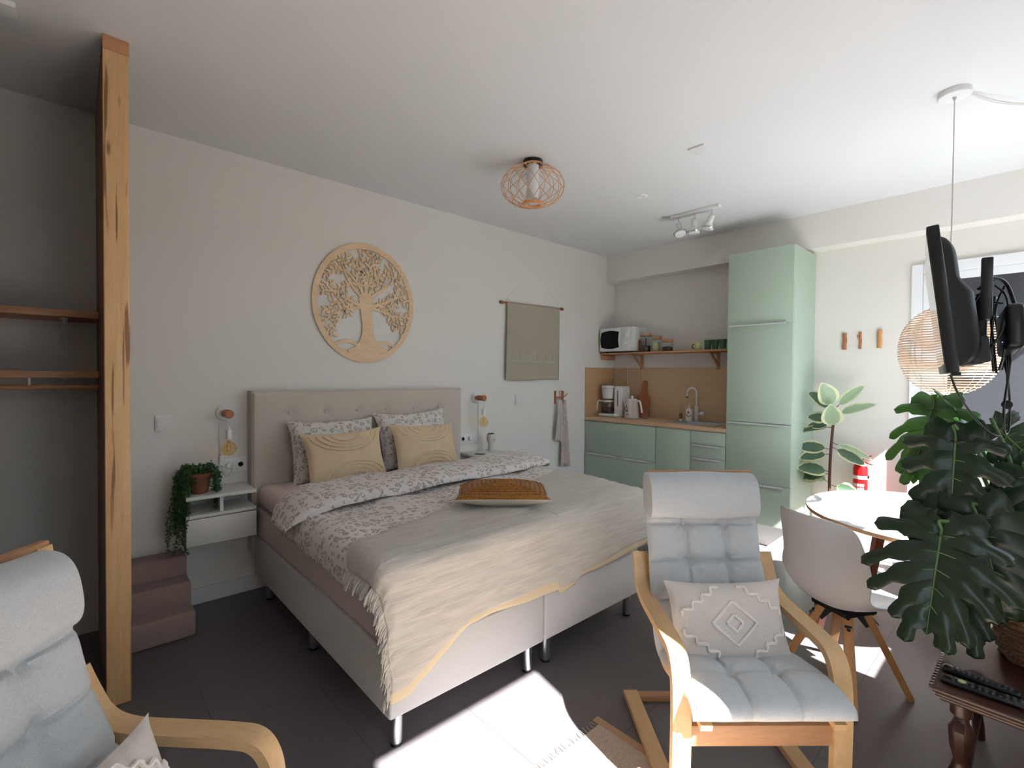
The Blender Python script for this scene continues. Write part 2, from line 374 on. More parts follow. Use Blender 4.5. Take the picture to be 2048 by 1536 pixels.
# ------------------------------------------------------------------ closet side
t_ = thing('wooden_post', 'thick knotty pine post standing from floor to ceiling left of the bed', 'post', (0.155, 2.87, 0))
MB().box((-0.048, 0, 0), (0.044, 0.05, CZ - 0.065), 0.003).build('upright', 'pine', t_)
MB().box((-0.048, 0, CZ - 0.065), (0.046, 0.20, CZ), 0.003).build('head_block', 'pineh', t_)
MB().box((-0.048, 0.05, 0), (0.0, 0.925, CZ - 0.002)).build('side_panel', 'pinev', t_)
for nm, z, lab in (('closet_shelf', 1.855, 'upper pine shelf in the dark closet left of the post'), ('closet_shelf', 1.535, 'lower pine shelf in the dark closet just above the hanging rod')):
    s_ = thing(nm, lab, 'shelf', (-0.67, 3.45, z), 0, 'closet shelves')
    MB().box((-0.325, 0, -0.018), (0.774, 0.35, 0.018), 0.002).build('board', 'pineh', s_)
    for bx in (0.62,):
        k = MB().box((bx, 0.345, -0.22), (bx + 0.03, 0.35, -0.018)); k.box((bx, 0.08, -0.024), (bx + 0.03, 0.35, -0.018)); k.beam((bx + 0.015, 0.34, -0.17), (bx + 0.015, 0.14, -0.03), 0.006, 0.02)
        k.build('bracket', 'white', s_, smooth=False)
s_ = thing('hanging_rod', 'round wooden clothes rod under the lower closet shelf', 'clothes rod', (-0.67, 3.5, 1.468))
MB().tube([(-0.325, 0, 0), (0.774, 0, 0)], 0.014, 12).build('rod', 'pineh', s_)
for bx in (-0.2, 0.5): MB().box((bx, -0.008, 0.01), (bx + 0.01, 0.008, 0.049)).build('hanger', 'steel', s_)
# spotlight on the ceiling, half out of frame
def spot(parent, x, y, z, tilt, lean):
    e = Euler((tilt, lean, 0)).to_matrix()
    stem = MB().tube([(x, y, z), (x, y, z - 0.05)], 0.007, 8)
    stem.build('stem', 'chrome', parent)
    o = MB().lathe([(0.012, 0.01), (0.026, 0.0), (0.027, -0.06), (0.02, -0.065)], n=20).build('lamp_holder', 'plastic', parent); o.location = (x, y, z - 0.06); o.rotation_euler = (tilt, lean, 0)
    q = MB().lathe([(0.022, -0.06), (0.04, -0.085), (0.048, -0.11), (0.05, -0.118), (0.047, -0.122), (0.0, -0.124)], n=24).build('reflector_bulb', 'white', o)
    MB().tube([(0.05 * math.cos(a) * 1.15, 0.05 * math.sin(a) * 1.15, -0.105) for a in [2 * PI * i / 24 for i in range(24)]], 0.004, 6, closed=True).build('ring', 'chrome', o)
s_ = thing('ceiling_spotlight', 'white single spotlight on the ceiling of the dark closet corner', 'spotlight', (-0.235, 2.93, CZ))
MB().box((-0.07, -0.05, -0.025), (0.07, 0.05, 0), 0.006).build('mounting_plate', 'white', s_)
spot(s_, -0.03, 0, -0.02, 0.1, 0.25)

# ------------------------------------------------------------------ carpeted pet steps
s_ = thing('pet_steps', 'three carpeted mauve pet steps against the wall under the left nightstand', 'steps', (0.215, 3.335, 0))
prof = [(0, 0), (0, 0.13), (0.015, 0.148), (0.15, 0.152), (0.15, 0.255), (0.165, 0.276), (0.30, 0.28), (0.30, 0.375), (0.315, 0.392), (0.445, 0.395), (0.445, 0)]
for i, (a, b_, h0, h1) in enumerate(((0, 0.15, 0, 0.15), (0.15, 0.30, 0, 0.275), (0.30, 0.445, 0, 0.395))):
    MB().box((-0.055, a, 0.001), (0.315, b_ + 0.012, h1), 0.016, seg=3).build('step', 'carpet', s_)

# ------------------------------------------------------------------ bed
BX0, BX1, BY0, BY1 = 0.925, 2.695, 1.725, 3.66
bed = thing('box_spring_bed', 'double box spring bed in taupe fabric with buttoned headboard', 'bed', ((BX0 + BX1) / 2, 2.7, 0))
def L(x, y, z): return (x - (BX0 + BX1) / 2, y - 2.7, z)
def fw_(mb, nm, mt, par=bed): return mb.build(nm, mt, par)
xm = (BX0 + BX1) / 2
btn_x = [1.166, 1.428, 1.684, 1.937, 2.198, 2.451]; btn_z = [1.262, 1.02]
def hb(u, v):
    x = 0.915 + u * (2.705 - 0.915); z = 0.30 + v * (1.425 - 0.30); y = 3.672
    e = min(u * 1.79, (1 - u) * 1.79, (1 - v) * 1.12)
    if e < 0.03: y += (0.03 - math.sqrt(max(0, 0.0009 - (0.03 - e) ** 2))) * 0.8
    for bx in btn_x:
        for bz in btn_z:
            d = math.hypot(x - bx, z - bz); y += 0.017 * math.exp(-(d / 0.035) ** 2) + 0.006 * math.exp(-(d / 0.09) ** 2)
    return L(x, y, z)
h_ = MB(); V = h_.grid(120, 76, hb)
rim = [V[i][0] for i in range(121)] + [V[120][j] for j in range(1, 77)] + [V[i][76] for i in range(119, -1, -1)] + [V[0][j] for j in range(75, 0, -1)]
bk = [h_.bm.verts.new((v.co.x, YB - 0.006 - 2.7, v.co.z)) for v in rim]
for i in range(len(rim)): h_.bm.faces.new((rim[i], rim[(i + 1) % len(rim)], bk[(i + 1) % len(rim)], bk[i]))
h_.bm.faces.new(bk[::-1]); hbo = fw_(h_, 'headboard', 'headb')
for bx in btn_x: MB().lathe([(0.0, -0.012), (0.009, -0.010), (0.013, -0.004), (0.012, 0.0)], L(bx, 3.69, 1.262), n=16, axis='Y').build('button', 'headb', hbo)
for a, c in ((BX0, xm - 0.004), (xm + 0.004, BX1)):
    fw_(MB().box(L(a, BY0, 0.165), L(c, BY1, 0.43), 0.012, seg=3), 'base_box', 'upholst')
def mat_side(mb, x0, x1, y0, y1, z0, z1, bev, amp, seed):
    mb.box(L(x0, y0, z0), L(x1, y1, z1), bev, seg=4); bmesh.ops.subdivide_edges(mb.bm, edges=[e for e in mb.bm.edges if e.calc_length() > 0.3], cuts=40, use_grid_fill=True)
    for v in mb.bm.verts:
        n_ = noise.noise(Vector((v.co.x * 3, v.co.y * 9 + seed, v.co.z * 2))) ; v.co.x += amp * n_ * (1 if v.co.x < 0 else -1); 
    return mb
fw_(mat_side(MB(), BX0 + 0.005, BX1 - 0.005, BY0 + 0.01, BY1, 0.432, 0.625, 0.022, 0.006, 3), 'mattress', 'mattress')
fw_(mat_side(MB(), BX0 + 0.01, BX1 - 0.01, BY0 + 0.02, BY1, 0.626, 0.775, 0.06, 0.007, 9), 'topper', 'sheet')
for x, y in ((0.997, 1.80), (1.757, 1.80), (1.895, 1.80), (2.655, 1.80), (0.997, 2.74), (2.655, 2.74), (0.997, 3.55), (1.83, 3.55), (2.655, 3.55)):
    l_ = fw_(MB().lathe([(0.024, 0.012), (0.026, 0.02), (0.026, 0.165)], L(x, y, 0), n=24), 'leg', 'steel')
    MB().lathe([(0.023, 0.0), (0.025, 0.002), (0.025, 0.013), (0.0, 0.013)], L(x, y, 0), n=24).build('foot', 'blackm', l_)

def drape(x, y, top, hx0, hx1, hy0, rad=0.05, hang=None):
    """fold the flat cloth point (x,y) over the mattress edge"""
    dx = (hx0 - x) if x < hx0 else ((x - hx1) if x > hx1 else 0); dy = (hy0 - y) if y < hy0 else 0
    sx = -1 if x < hx0 else 1
    d = math.hypot(dx, dy)
    if d < 1e-6: return Vector((x, y, top))
    nx, ny = dx / d, dy / d
    q = rad * PI / 2
    if d < q: a = d / rad; o = rad * math.sin(a); h = rad * (1 - math.cos(a))
    else: o = rad; h = rad + (d - q)
    bx = hx0 if x < hx0 else (hx1 if x > hx1 else x); by = hy0 if y < hy0 else y
    return Vector((bx + sx * nx * o, by - ny * o, top - h))
nz = lambda x, y, s, z=0: noise.noise(Vector((x * s, y * s, z)))
# duvet (leopard print) lying on the bed, top end folded back
def duv(u, v):
    x = 0.765 + u * (2.84 - 0.765); y = 1.66 + v * (2.86 - 1.66)
    puff = 0.020 * nz(x, y, 3.2) + 0.010 * nz(x, y, 8, 4)
    ex = min(u, 1 - u) * 2.0
    p = drape(x, y, 0.805 + puff, 0.95, 2.67, 1.78, 0.075)
    if ex < 0.12: p.z -= 0.02 * (1 - ex / 0.12)
    p.x += 0.012 * nz(y, 0, 7, 2)
    return p
d_ = MB(); d_.grid(110, 70, duv)
du = d_.build('duvet', 'leopard'); solid(du, 0.035, 0.0)
tag(du, 'leopard print duvet spread over the double bed with its top folded back', 'duvet')
def fold(u, v):
    # closed roll: v runs round the loop
    x = 0.80 + u * (2.93 - 0.80); skew = 0.26 * (x - 0.8) * 0.55
    yf = 2.50 + 0.075 * (x - 0.8) + 0.04 * nz(x, 0, 2.3, 5); yb_ = 2.93 + 0.14 * (x - 0.8) * (1 - 0.3 * u)
    a = 2 * PI * v; cy = (yf + yb_) / 2; hy = (yb_ - yf) / 2
    yy = cy - hy * math.cos(a); s = math.sin(a); th = 0.055 if s > 0 else 0.028
    zz = 0.855 + th * (abs(s) ** 0.6) * (1 if s > 0 else -1) * (1 + 0.25 * nz(x, yy, 5, 7))
    ed = min(u, 1 - u); 
    if ed < 0.09: q = math.sqrt(max(0.0, 1 - (1 - ed / 0.09) ** 2)); zz = 0.845 - 0.06 * (1 - q) + (zz - 0.845) * (0.25 + 0.75 * q); yy = cy + (yy - cy) * (0.55 + 0.45 * q)
    if u < 0.12: zz -= 0.55 * (0.12 - u) ** 1.2
    return (x, yy, zz + 0.012 * nz(x, yy, 6, 1))
d_ = MB(); V = d_.grid(90, 36, fold)
fo = d_.build('folded_end', 'leopard', du)
fo.modifiers.new('w', 'WELD').merge_threshold = 0.0005
# throw blanket with fringe
def thr(u, v, off=0.0, lo=0.0):
    x = 0.80 + u * (2.83 - 0.80)
    ytop = 1.95 + (x - 0.83) * 0.26
    hem = 1.205 + 0.165 * min(1, max(0, (x - 0.98) / 0.3)) + 0.025 * nz(x, 0, 3, 8) - (0.03 if abs(x - 1.93) < 0.08 else 0) + 0.06 * max(0, (x - 1.95))
    y = hem + lo + v * (ytop - hem - lo)
    p = drape(x, y, 0.832 + off, 0.945, 2.675, 1.76, 0.075)
    p.z += 0.020 * nz(x, y, 3.2) * (1 if y > 1.8 else 0.3)
    r = 0.008 * nz(x * 1.0, y * 7, 3, 2) + 0.012 * nz(x, y, 5, 11)
    if y < 1.72: p.y -= 0.012 + off + abs(r)
    if x < 0.93: p.x -= 0.028 + 0.008 * nz(y, 0, 9, 3)
    p.z += r * 0.6; p.x += 0.006 * nz(y, x, 12, 6)
    return p
d_ = MB(); d_.grid(150, 110, lambda u, v: thr(u, v, 0.008, 0.0))
th = d_.build('throw_blanket', 'throw'); solid(th, 0.006, 0.0)
tag(th, 'cream crinkled muslin throw draped over the foot of the bed', 'blanket')
d_ = MB(); d_.grid(120, 20, lambda u, v: thr(u, v * 0.35, -0.004, -0.028 - 0.012 * math.sin(u * 17)))
o = d_.build('underlayer', 'throwu', th); solid(o, 0.004, 0.0)
fr = MB(); random.seed(3)
for i in range(150):
    v_ = i / 149 * 0.985; p = thr(0.0, v_, 0.006); q = thr(0.03, v_, 0.006); out = Vector((-0.5, -0.1 * random.random(), -1.0)).normalized()
    ln = 0.045 + 0.025 * random.random()
    w_ = Vector((random.uniform(-1, 1) * 0.006, random.uniform(-0.008, 0.008), 0))
    fr.tube([p + Vector((0.004, 0, 0)), p + out * ln * 0.5 + Vector((-0.006, 0, 0)) + w_, p + out * ln + w_ * 1.6], [0.0036, 0.0046, 0.0022], 5)
o = fr.build('fringe', 'throw', th); tag(o, 'short knotted fringe', 'x'); del o['category']; o['kind'] = 'stuff'

# ------------------------------------------------------------------ pillows
def pillow_mb(w, h, t, ear=0.05, n=44, pinch=0.55, wr=0.012, seed=0.0, scal=0.05):
    mb = MB(); F = []
    for sgn in (1, -1):
        def f(u, v, sgn=sgn):
            a = 2 * u - 1; b = 2 * v - 1
            e = (1 - abs(a) ** 2.6) * (1 - abs(b) ** 2.6); z = sgn * t / 2 * max(0, e) ** pinch
            X = a * w / 2 * (1 - scal * (1 - b * b)) ; Y = b * h / 2 * (1 - scal * 1.4 * (1 - a * a))
            cr = abs(a * b) ** 6; X *= 1 + ear * cr; Y *= 1 + ear * cr
            z += wr * (nz(X, Y, 7, seed + sgn) + 0.5 * nz(X, Y, 17, seed)) * max(0, e) ** 0.4
            return (X, Y, z)
        mb.grid(n, n, f)
    bmesh.ops.remove_doubles(mb.bm, verts=mb.bm.verts[:], dist=1e-5); return mb
def place(o, c, xdir, ydir):
    x = Vector(xdir).normalized(); y = Vector(ydir); y = (y - x * y.dot(x)).normalized(); z = x.cross(y)
    m = Matrix((x, y, z)).transposed().to_4x4(); m.translation = Vector(c); o.matrix_world = m
for nm, c, lab, yd in (('bed_pillow', (1.45, 3.555, 0.985), 'leopard print pillow leaning on the left half of the headboard', (0, 0.30, 1)), ('bed_pillow', (2.12, 3.545, 1.015), 'leopard print pillow leaning on the right half of the headboard', (0.03, 0.30, 1))):
    o = pillow_mb(0.64, 0.46, 0.20, 0.10 if c[0] > 2 else 0.03, seed=c[0], pinch=0.45, wr=0.02).build(nm, 'leopard')
    place(o, c, (1, 0, 0.0 if c[0] < 2 else 0.03), yd); tag(o, lab, 'pillow', 'leopard print bed pillows')
def tuft_lines(parent, w, h, t, lines, mat, r=0.0045, name='tufted_arcs', zf=None):
    mb = MB()
    for ln in lines:
        pts = []
        for (a, b) in ln:
            e = (1 - abs(a) ** 2.6) * (1 - abs(b) ** 2.6); z = t / 2 * max(0, e) ** 0.55 + 0.002
            pts.append(Vector((a * w / 2 * (1 - 0.05 * (1 - b * b)), b * h / 2 * (1 - 0.07 * (1 - a * a)), z + random.uniform(-0.001, 0.002))))
        mb.tube(pts, [r * random.uniform(0.75, 1.3) for _ in pts], 6)
    return mb.build(name, mat, parent)
def arcs(cy, sg, rad, x0=-0.0):
    out = []
    for r_ in rad:
        pts = []
        for i in range(41):
            a = PI * i / 40; X = x0 + r_ * 1.0 * math.cos(a); Yv = cy + sg * r_ * 0.80 * math.sin(a)
            if abs(X) < 0.9 and abs(Yv) < 0.9: pts.append((X, Yv))
        if len(pts) > 3: out.append(pts)
    return out
for c, lab, xd, yd in (((1.44, 3.33, 0.955), 'peach cushion with tufted arcs in front of the left leopard pillow', (1, 0.0, 0.02), (0.0, 0.36, 0.93)), ((2.10, 3.33, 0.965), 'peach cushion with tufted arcs in front of the right leopard pillow', (1, -0.0, -0.03), (0.0, 0.36, 0.93))):
    w, h, t = 0.565, 0.385, 0.145
    o = pillow_mb(w, h, t, 0.07, seed=c[0] + 4, wr=0.014).build('throw_cushion', 'peach'); place(o, c, xd, yd)
    tag(o, lab, 'cushion', 'peach cushions with tufted arcs')
    tuft_lines(o, w, h, t, arcs(-0.92, 1, (0.34, 0.52, 0.70, 0.86), 0.12) + arcs(0.93, -1, (0.38, 0.55, 0.72, 0.88), 0.0), 'peachd', 0.0055)
# woven jute cushion
w, h, t = 0.50, 0.36, 0.115
j = thing('jute_cushion', 'brown woven jute cushion lying on the throw blanket', 'cushion', (1.76, 2.01, 0.90), math.radians(-40))
a_ = pillow_mb(w, h, t, 0.05, seed=2, wr=0.004); bmesh.ops.bisect_plane(a_.bm, geom=a_.bm.verts[:] + a_.bm.edges[:] + a_.bm.faces[:], plane_co=(0, 0, 0.004), plane_no=(0, 0, 1), clear_inner=True)
a_.build('woven_top', 'jute', j)
a_ = pillow_mb(w * 0.995, h * 0.995, t, 0.05, seed=2, wr=0.004); bmesh.ops.bisect_plane(a_.bm, geom=a_.bm.verts[:] + a_.bm.edges[:] + a_.bm.faces[:], plane_co=(0, 0, 0.005), plane_no=(0, 0, 1), clear_outer=True)
a_.build('linen_underside', 'linenw', j)
rg = MB(); random.seed(5)
for k in range(9):
    s = 0.985 - k * 0.105; pts = []
    for i in range(64):
        a = 2 * PI * i / 64; ca, sa = math.cos(a), math.sin(a); m_ = max(abs(ca), abs(sa)) ** 0.75
        A, B = s * ca / m_, s * sa / m_; A = max(-0.985, min(0.985, A)); B = max(-0.985, min(0.985, B))
        e = (1 - abs(A) ** 2.6) * (1 - abs(B) ** 2.6)
        pts.append((A * w / 2 * (1 - 0.05 * (1 - B * B)), B * h / 2 * (1 - 0.07 * (1 - A * A)), t / 2 * max(0, e) ** 0.55 + 0.001))
    rg.tube(pts, [0.0065 * random.uniform(0.8, 1.15) for _ in pts], 6, closed=True)
rg.build('braided_rows', 'jute', j)

# ------------------------------------------------------------------ nightstands
def nightstand(x, y, zt, lab):
    n_ = thing('wall_nightstand', lab, 'nightstand', (x, y, 0), 0, 'wall mounted white nightstands')
    a = 0.195
    MB().box((-a, -0.31, zt - 0.022), (a, 0, zt), 0.002).build('top_shelf', 'whiteboard', n_)
    MB().box((-0.012, -0.29, zt - 0.115), (0.008, 0, zt - 0.022)).build('divider', 'whiteboard', n_)
    q = MB(); q.box((-a, -0.31, zt - 0.135), (a, 0, zt - 0.115), 0.002); q.box((-a, -0.29, zt - 0.30), (-a + 0.018, 0, zt - 0.135)); q.box((a - 0.018, -0.29, zt - 0.30), (a, 0, zt - 0.135)); q.box((-a, -0.29, zt - 0.30), (a, 0, zt - 0.285)); q.box((-a, -0.012, zt - 0.285), (a, 0, zt - 0.02))
    q.build('carcass', 'whiteboard', n_, smooth=False)
    MB().box((-a, -0.312, zt - 0.303), (a, -0.293, zt - 0.140), 0.002).build('drawer_front', 'whiteboard', n_)
    return n_
nightstand(0.70, YB, 0.785, 'white wall mounted nightstand left of the bed, carrying the trailing plant')
nightstand(2.955, YB, 0.80, 'white wall mounted nightstand right of the bed, under the head shaped vase')
o = MB().box((-0.02, -0.045, 0), (0.05, 0.05, 0.006), 0.002).build('phone', 'screen'); o.location = (2.84, 3.57, 0.801); o.rotation_euler = (0, 0, 0.5)
tag(o, 'small dark flat device on the right nightstand', 'device')
# trailing plant
p_ = thing('trailing_plant', 'terracotta pot with a green plant trailing down from the left nightstand', 'potted plant', (0.59, 3.60, 0.786))
MB().lathe([(0.045, 0), (0.05, 0.01), (0.068, 0.11), (0.075, 0.112), (0.075, 0.13), (0.066, 0.13), (0.06, 0.11), (0, 0.105)], n=28).build('pot', 'terracotta', p_)
random.seed(11); lv = MB(); stm = MB()
def leaflet(mb, p, d, s):
    d = Vector(d).normalized(); sd = d.cross(Vector((0, 0, 1))); sd = sd.normalized() if sd.length > 0.01 else Vector((1, 0, 0)); up = sd.cross(d)
    P = [p, p + d * s * 0.45 + sd * s * 0.34 + up * s * 0.08, p + d * s, p + d * s * 0.45 - sd * s * 0.34 + up * s * 0.08]
    mb.add(P, [(0, 1, 2, 3)])
strands = []
for k in range(58):
    a = random.uniform(0, 2 * PI)
    if k < 30: a = random.gauss(PI * 1.12, 0.35); L_ = random.uniform(0.25, 0.50); R_ = random.uniform(0.09, 0.13)
    elif k < 44: a = random.gauss(-0.15, 0.4); L_ = random.uniform(0.08, 0.24); R_ = random.uniform(0.09, 0.12)
    else: L_ = random.uniform(0.02, 0.1); R_ = random.uniform(0.06, 0.10)
    sx, sy = math.cos(a), math.sin(a) * 0.8
    if sy > 0.4: sy = 0.2
    P = [Vector((sx * 0.03, sy * 0.03, 0.11)), Vector((sx * 0.07, sy * 0.07, 0.155 + random.uniform(0, 0.03))), Vector((sx * R_, sy * R_, 0.12))]
    z = 0.12; n_ = max(2, int(L_ / 0.05)); x, y = sx * R_, sy * R_
    for i in range(n_): z -= L_ / n_; x += random.uniform(-0.010, 0.006); y += random.uniform(-0.01, 0.008); P.append(Vector((x, y, z)))
    P = smoothpath(P, 3); stm.tube(P, 0.0014, 4)
    for q in P[2:]:
        for _ in range(5): leaflet(lv, q + Vector((random.uniform(-.006, .006), random.uniform(-.006, .006), random.uniform(-.008, .008))), (random.uniform(-1, 1), random.uniform(-1, 1), random.uniform(-0.6, 0.5)), random.uniform(0.014, 0.022))
for k in range(260):
    a = random.uniform(0, 2 * PI); r_ = random.uniform(0, 0.085); leaflet(lv, Vector((r_ * math.cos(a), r_ * math.sin(a) * 0.8, 0.125 + random.uniform(-0.01, 0.05))), (random.uniform(-1, 1), random.uniform(-1, 1), random.uniform(-0.2, 1)), random.uniform(0.016, 0.026))
stm.build('stems', 'petiole', p_); o = lv.build('foliage', 'leaf', p_, smooth=False, norm=False); o['kind'] = 'stuff'
# head-shaped vase
v_ = thing('head_vase', 'cream vase shaped like a head with a dark succulent on the right nightstand', 'vase', (3.05, 3.66, 0.801))
MB().lathe([(0.030, 0), (0.031, 0.01), (0.029, 0.075), (0.031, 0.085), (0.044, 0.10), (0.048, 0.125), (0.047, 0.15), (0.040, 0.168), (0.034, 0.168), (0.038, 0.15), (0.0, 0.145)], n=32, scale=(1, 0.9)).build('vase_body', 'cream', v_)
MB().lathe([(0.003, -0.06), (0.008, -0.05), (0.007, -0.04), (0.0, -0.038)], (0, 0.0, 0.12), n=10, axis='Y').build('nose', 'cream', v_)
lv = MB(); random.seed(2)
for k in range(70):
    a = random.uniform(0, 2 * PI); r_ = random.uniform(0, 0.028); leaflet(lv, Vector((r_ * math.cos(a), r_ * math.sin(a), 0.155)), (math.cos(a) * 0.6, math.sin(a) * 0.6, random.uniform(0.4, 1.2)), random.uniform(0.02, 0.032))
lv.build('succulent', 'leaf', v_, smooth=False, norm=False)

# ------------------------------------------------------------------ wall lamps, sockets, switches
def wall_lamp(x, z, lab, drop):
    l_ = thing('wall_lamp', lab, 'wall lamp', (x, YB, z), 0, 'bulb wall lamps beside the bed')
    MB().lathe([(0.0, -0.022), (0.048, -0.022), (0.052, -0.016), (0.052, 0.0)], n=36, axis='Y').build('wall_plate', 'white', l_)
    k = MB(); k.lathe([(0.018, -0.02), (0.018, -0.045), (0.026, -0.047), (0.026, -0.056), (0.018, -0.058), (0.018, -0.066), (0.026, -0.068), (0.026, -0.077), (0.018, -0.079), (0.018, -0.088), (0.026, -0.09), (0.026, -0.099), (0.020, -0.101), (0.020, -0.110), (0.028, -0.113), (0.029, -0.15), (0.024, -0.154), (0.0, -0.154)], n=28, axis='Y')
    k.build('turned_wood_arm', 'copper', l_)
    MB().tube([(0.0, -0.14, -0.0), (0.0, -0.14, -0.10)], 0.0025, 6).build('drop_cord', 'cord', l_)
    MB().lathe([(0.006, -0.085), (0.012, -0.10), (0.020, -0.106), (0.020, -0.165), (0.017, -0.168)], (0, -0.14, 0), n=24).build('socket_holder', 'plastic', l_)
    prof = [(0.012, -0.166), (0.014, -0.18)] + [(0.048 * math.sin(a), -0.232 - 0.048 * -math.cos(a) * -1) for a in [PI * (0.12 + 0.88 * i / 14) for i in range(15)]]
    prof = [(0.012, -0.166), (0.014, -0.186)] + [(0.047 * math.sin(a), -0.232 + 0.047 * math.cos(a)) for a in [PI * (0.10 + 0.90 * i / 14) for i in range(15)]]
    b = MB().lathe(prof, (0, -0.14, 0), n=32).build('bulb', 'amber', l_)
    f_ = MB()
    for i in range(4):
        a = i * PI / 2; f_.tube([(0.006 * math.cos(a), -0.14 + 0.006 * math.sin(a), -0.18), (0.016 * math.cos(a + .8), -0.14 + 0.016 * math.sin(a + .8), -0.225), (0.01 * math.cos(a), -0.14 + 0.01 * math.sin(a), -0.25)], 0.0012, 5)
    f_.build('filament', 'rattan', b)
    sg = drop
    P = smoothpath([(-0.03, -0.02, -0.045), (-0.03, -0.01, -0.15), (-0.024, -0.01, -0.26), (-0.02, -0.012, -0.30)] if sg < 0 else [(0.035, -0.02, -0.04), (0.036, -0.01, -0.18), (0.038, -0.012, -0.32)], 4)
    c = MB().tube(P, 0.0028, 6); e = P[-1]
    c.tube(smoothpath([e, e + Vector((0.01, 0, -0.08)), e + Vector((0.03 * -sg * 1.0, -0.01, -0.14)), e + Vector((0.06 * -sg, -0.02, -0.10)), e + Vector((0.065 * -sg, -0.035, -0.045))], 4), 0.0028, 6)
    c.build('flex_cord', 'cord', l_)
    MB().box((e.x - 0.012, e.y - 0.012, e.z - 0.06), (e.x + 0.012, e.y + 0.008, e.z + 0.012), 0.005).build('inline_switch', 'plastic', l_)
wall_lamp(0.770, 1.275, 'wall lamp with amber bulb between the left nightstand and headboard', -1)
wall_lamp(2.955, 1.325, 'wall lamp with amber bulb right of the headboard', 1)
def plate(name, x0, x1, z0, z1, lab, cat, grp, kinds):
    c = ((x0 + x1) / 2, YB, (z0 + z1) / 2); w, h = (x1 - x0) / 2, (z1 - z0) / 2
    p = thing(name, lab, cat, c, 0, grp)
    MB().box((-w, -0.010, -h), (w, 0, h), 0.003).build('frame', 'plastic', p)
    n_ = len(kinds)
    for i, k in enumerate(kinds):
        cx = -w + (2 * w) * (i + 0.5) / n_; a = min(w / n_, h) * 0.78
        if k == 'rocker': MB().box((cx - a, -0.014, -a), (cx + a, -0.009, a), 0.002).build('rocker', 'plastic', p)
        elif k in ('socket', 'plugged'):
            q = MB().box((cx - a, -0.012, -a), (cx + a, -0.009, a), 0.002).build('socket_face', 'plastic', p)
            MB().lathe([(0.019, -0.0125), (0.018, -0.0135), (0.016, -0.0125), (0.0, -0.0125)], (cx, 0, 0), n=24, axis='Y').build('recess', 'cord', q)
            if k == 'socket':
                MB().lathe([(0.0025, -0.0138), (0.0, -0.0138)], (cx - 0.009, 0, 0), n=8, axis='Y').lathe([(0.0025, -0.0138), (0.0, -0.0138)], (cx + 0.009, 0, 0), n=8, axis='Y').build('pin_hole', 'black', q)
            else: MB().lathe([(0.018, -0.012), (0.018, -0.035), (0.012, -0.04), (0.0, -0.041)], (cx, 0, 0), n=20, axis='Y').build('plug', 'plastic', q)
    return p
plate('light_switch', 0.385, 0.468, 1.177, 1.276, 'white light switch alone on the wall between post and left lamp', 'light switch', None, ['rocker'])
plate('light_switch', 3.495, 3.652, 1.238, 1.339, 'white double light switch below the linen wall hanging', 'light switch', None, ['rocker', 'rocker'])
plate('power_socket', 0.755, 0.908, 0.858, 0.962, 'white double power socket above the left nightstand', 'power socket', 'sockets beside the bed', ['plugged', 'socket'])
plate('power_socket', 2.765, 2.998, 0.870, 0.985, 'white triple power socket above the right nightstand', 'power socket', 'sockets beside the bed', ['socket', 'plugged', 'rocker'])

# ------------------------------------------------------------------ tree of life disc
RX, RZ = 0.443, 0.489
td = thing('tree_wall_disc', 'round cut plywood tree of life hanging above the headboard', 'wall decoration', (1.800, YB - 0.012, 2.133))
ring = MB(); n_ = 96; vs = []
for y in (-0.006, 0.006):
    for k in (1.0, 0.905): vs.append([ring.bm.verts.new((RX * k * math.cos(2 * PI * i / n_), y, RZ * k * math.sin(2 * PI * i / n_))) for i in range(n_)])
for A, B in ((0, 1), (1, 3), (3, 2), (2, 0)):
    for i in range(n_): ring.bm.faces.new((vs[A][i], vs[A][(i + 1) % n_], vs[B][(i + 1) % n_], vs[B][i]))
ring.build('rim', 'ply', td)
random.seed(23); tr = MB(); cnt = [0]
def P2(x, z): return (x * RX, z * RZ)
def piece(poly):
    cnt[0] += 1; e = (cnt[0] % 9) * 0.00012
    tr.prism([P2(*p) for p in poly], -0.0055 + e, 0.0055)
def strip(pts, w0, w1):
    Lf, Rt = [], []
    n = len(pts)
    for i, p in enumerate(pts):
        a = pts[max(0, i - 1)]; b = pts[min(n - 1, i + 1)]; dx, dz = b[0] - a[0], b[1] - a[1]; l = math.hypot(dx, dz) or 1
        w = w0 + (w1 - w0) * i / (n - 1); Lf.append((p[0] - dz / l * w, p[1] + dx / l * w)); Rt.append((p[0] + dz / l * w, p[1] - dx / l * w))
    piece(Lf + Rt[::-1])
occ = []
def leafp(x, z, a, s):
    cx, cz = x + s * 0.5 * math.cos(a), z + s * 0.5 * math.sin(a)
    if any(math.hypot(cx - p, cz - q) < 0.062 for p, q in occ): return
    occ.append((cx, cz))
    c, sn = math.cos(a), math.sin(a); out = []
    for u, w in ((0, 0.02), (0.25, 0.17), (0.5, 0.23), (0.75, 0.16), (1, 0.0), (0.75, -0.16), (0.5, -0.22), (0.25, -0.16), (0, -0.02)):
        out.append((x + s * (u * c - w * sn), z + s * (u * sn + w * c)))
    if all(math.hypot(*p) < 0.95 for p in out): piece(out)
def curve(x, z, a, ln, bend, n=7):
    pts = [(x, z)]
    for i in range(n): a += bend / n; x += ln / n * math.cos(a); z += ln / n * math.sin(a); pts.append((x, z))
    return pts, a
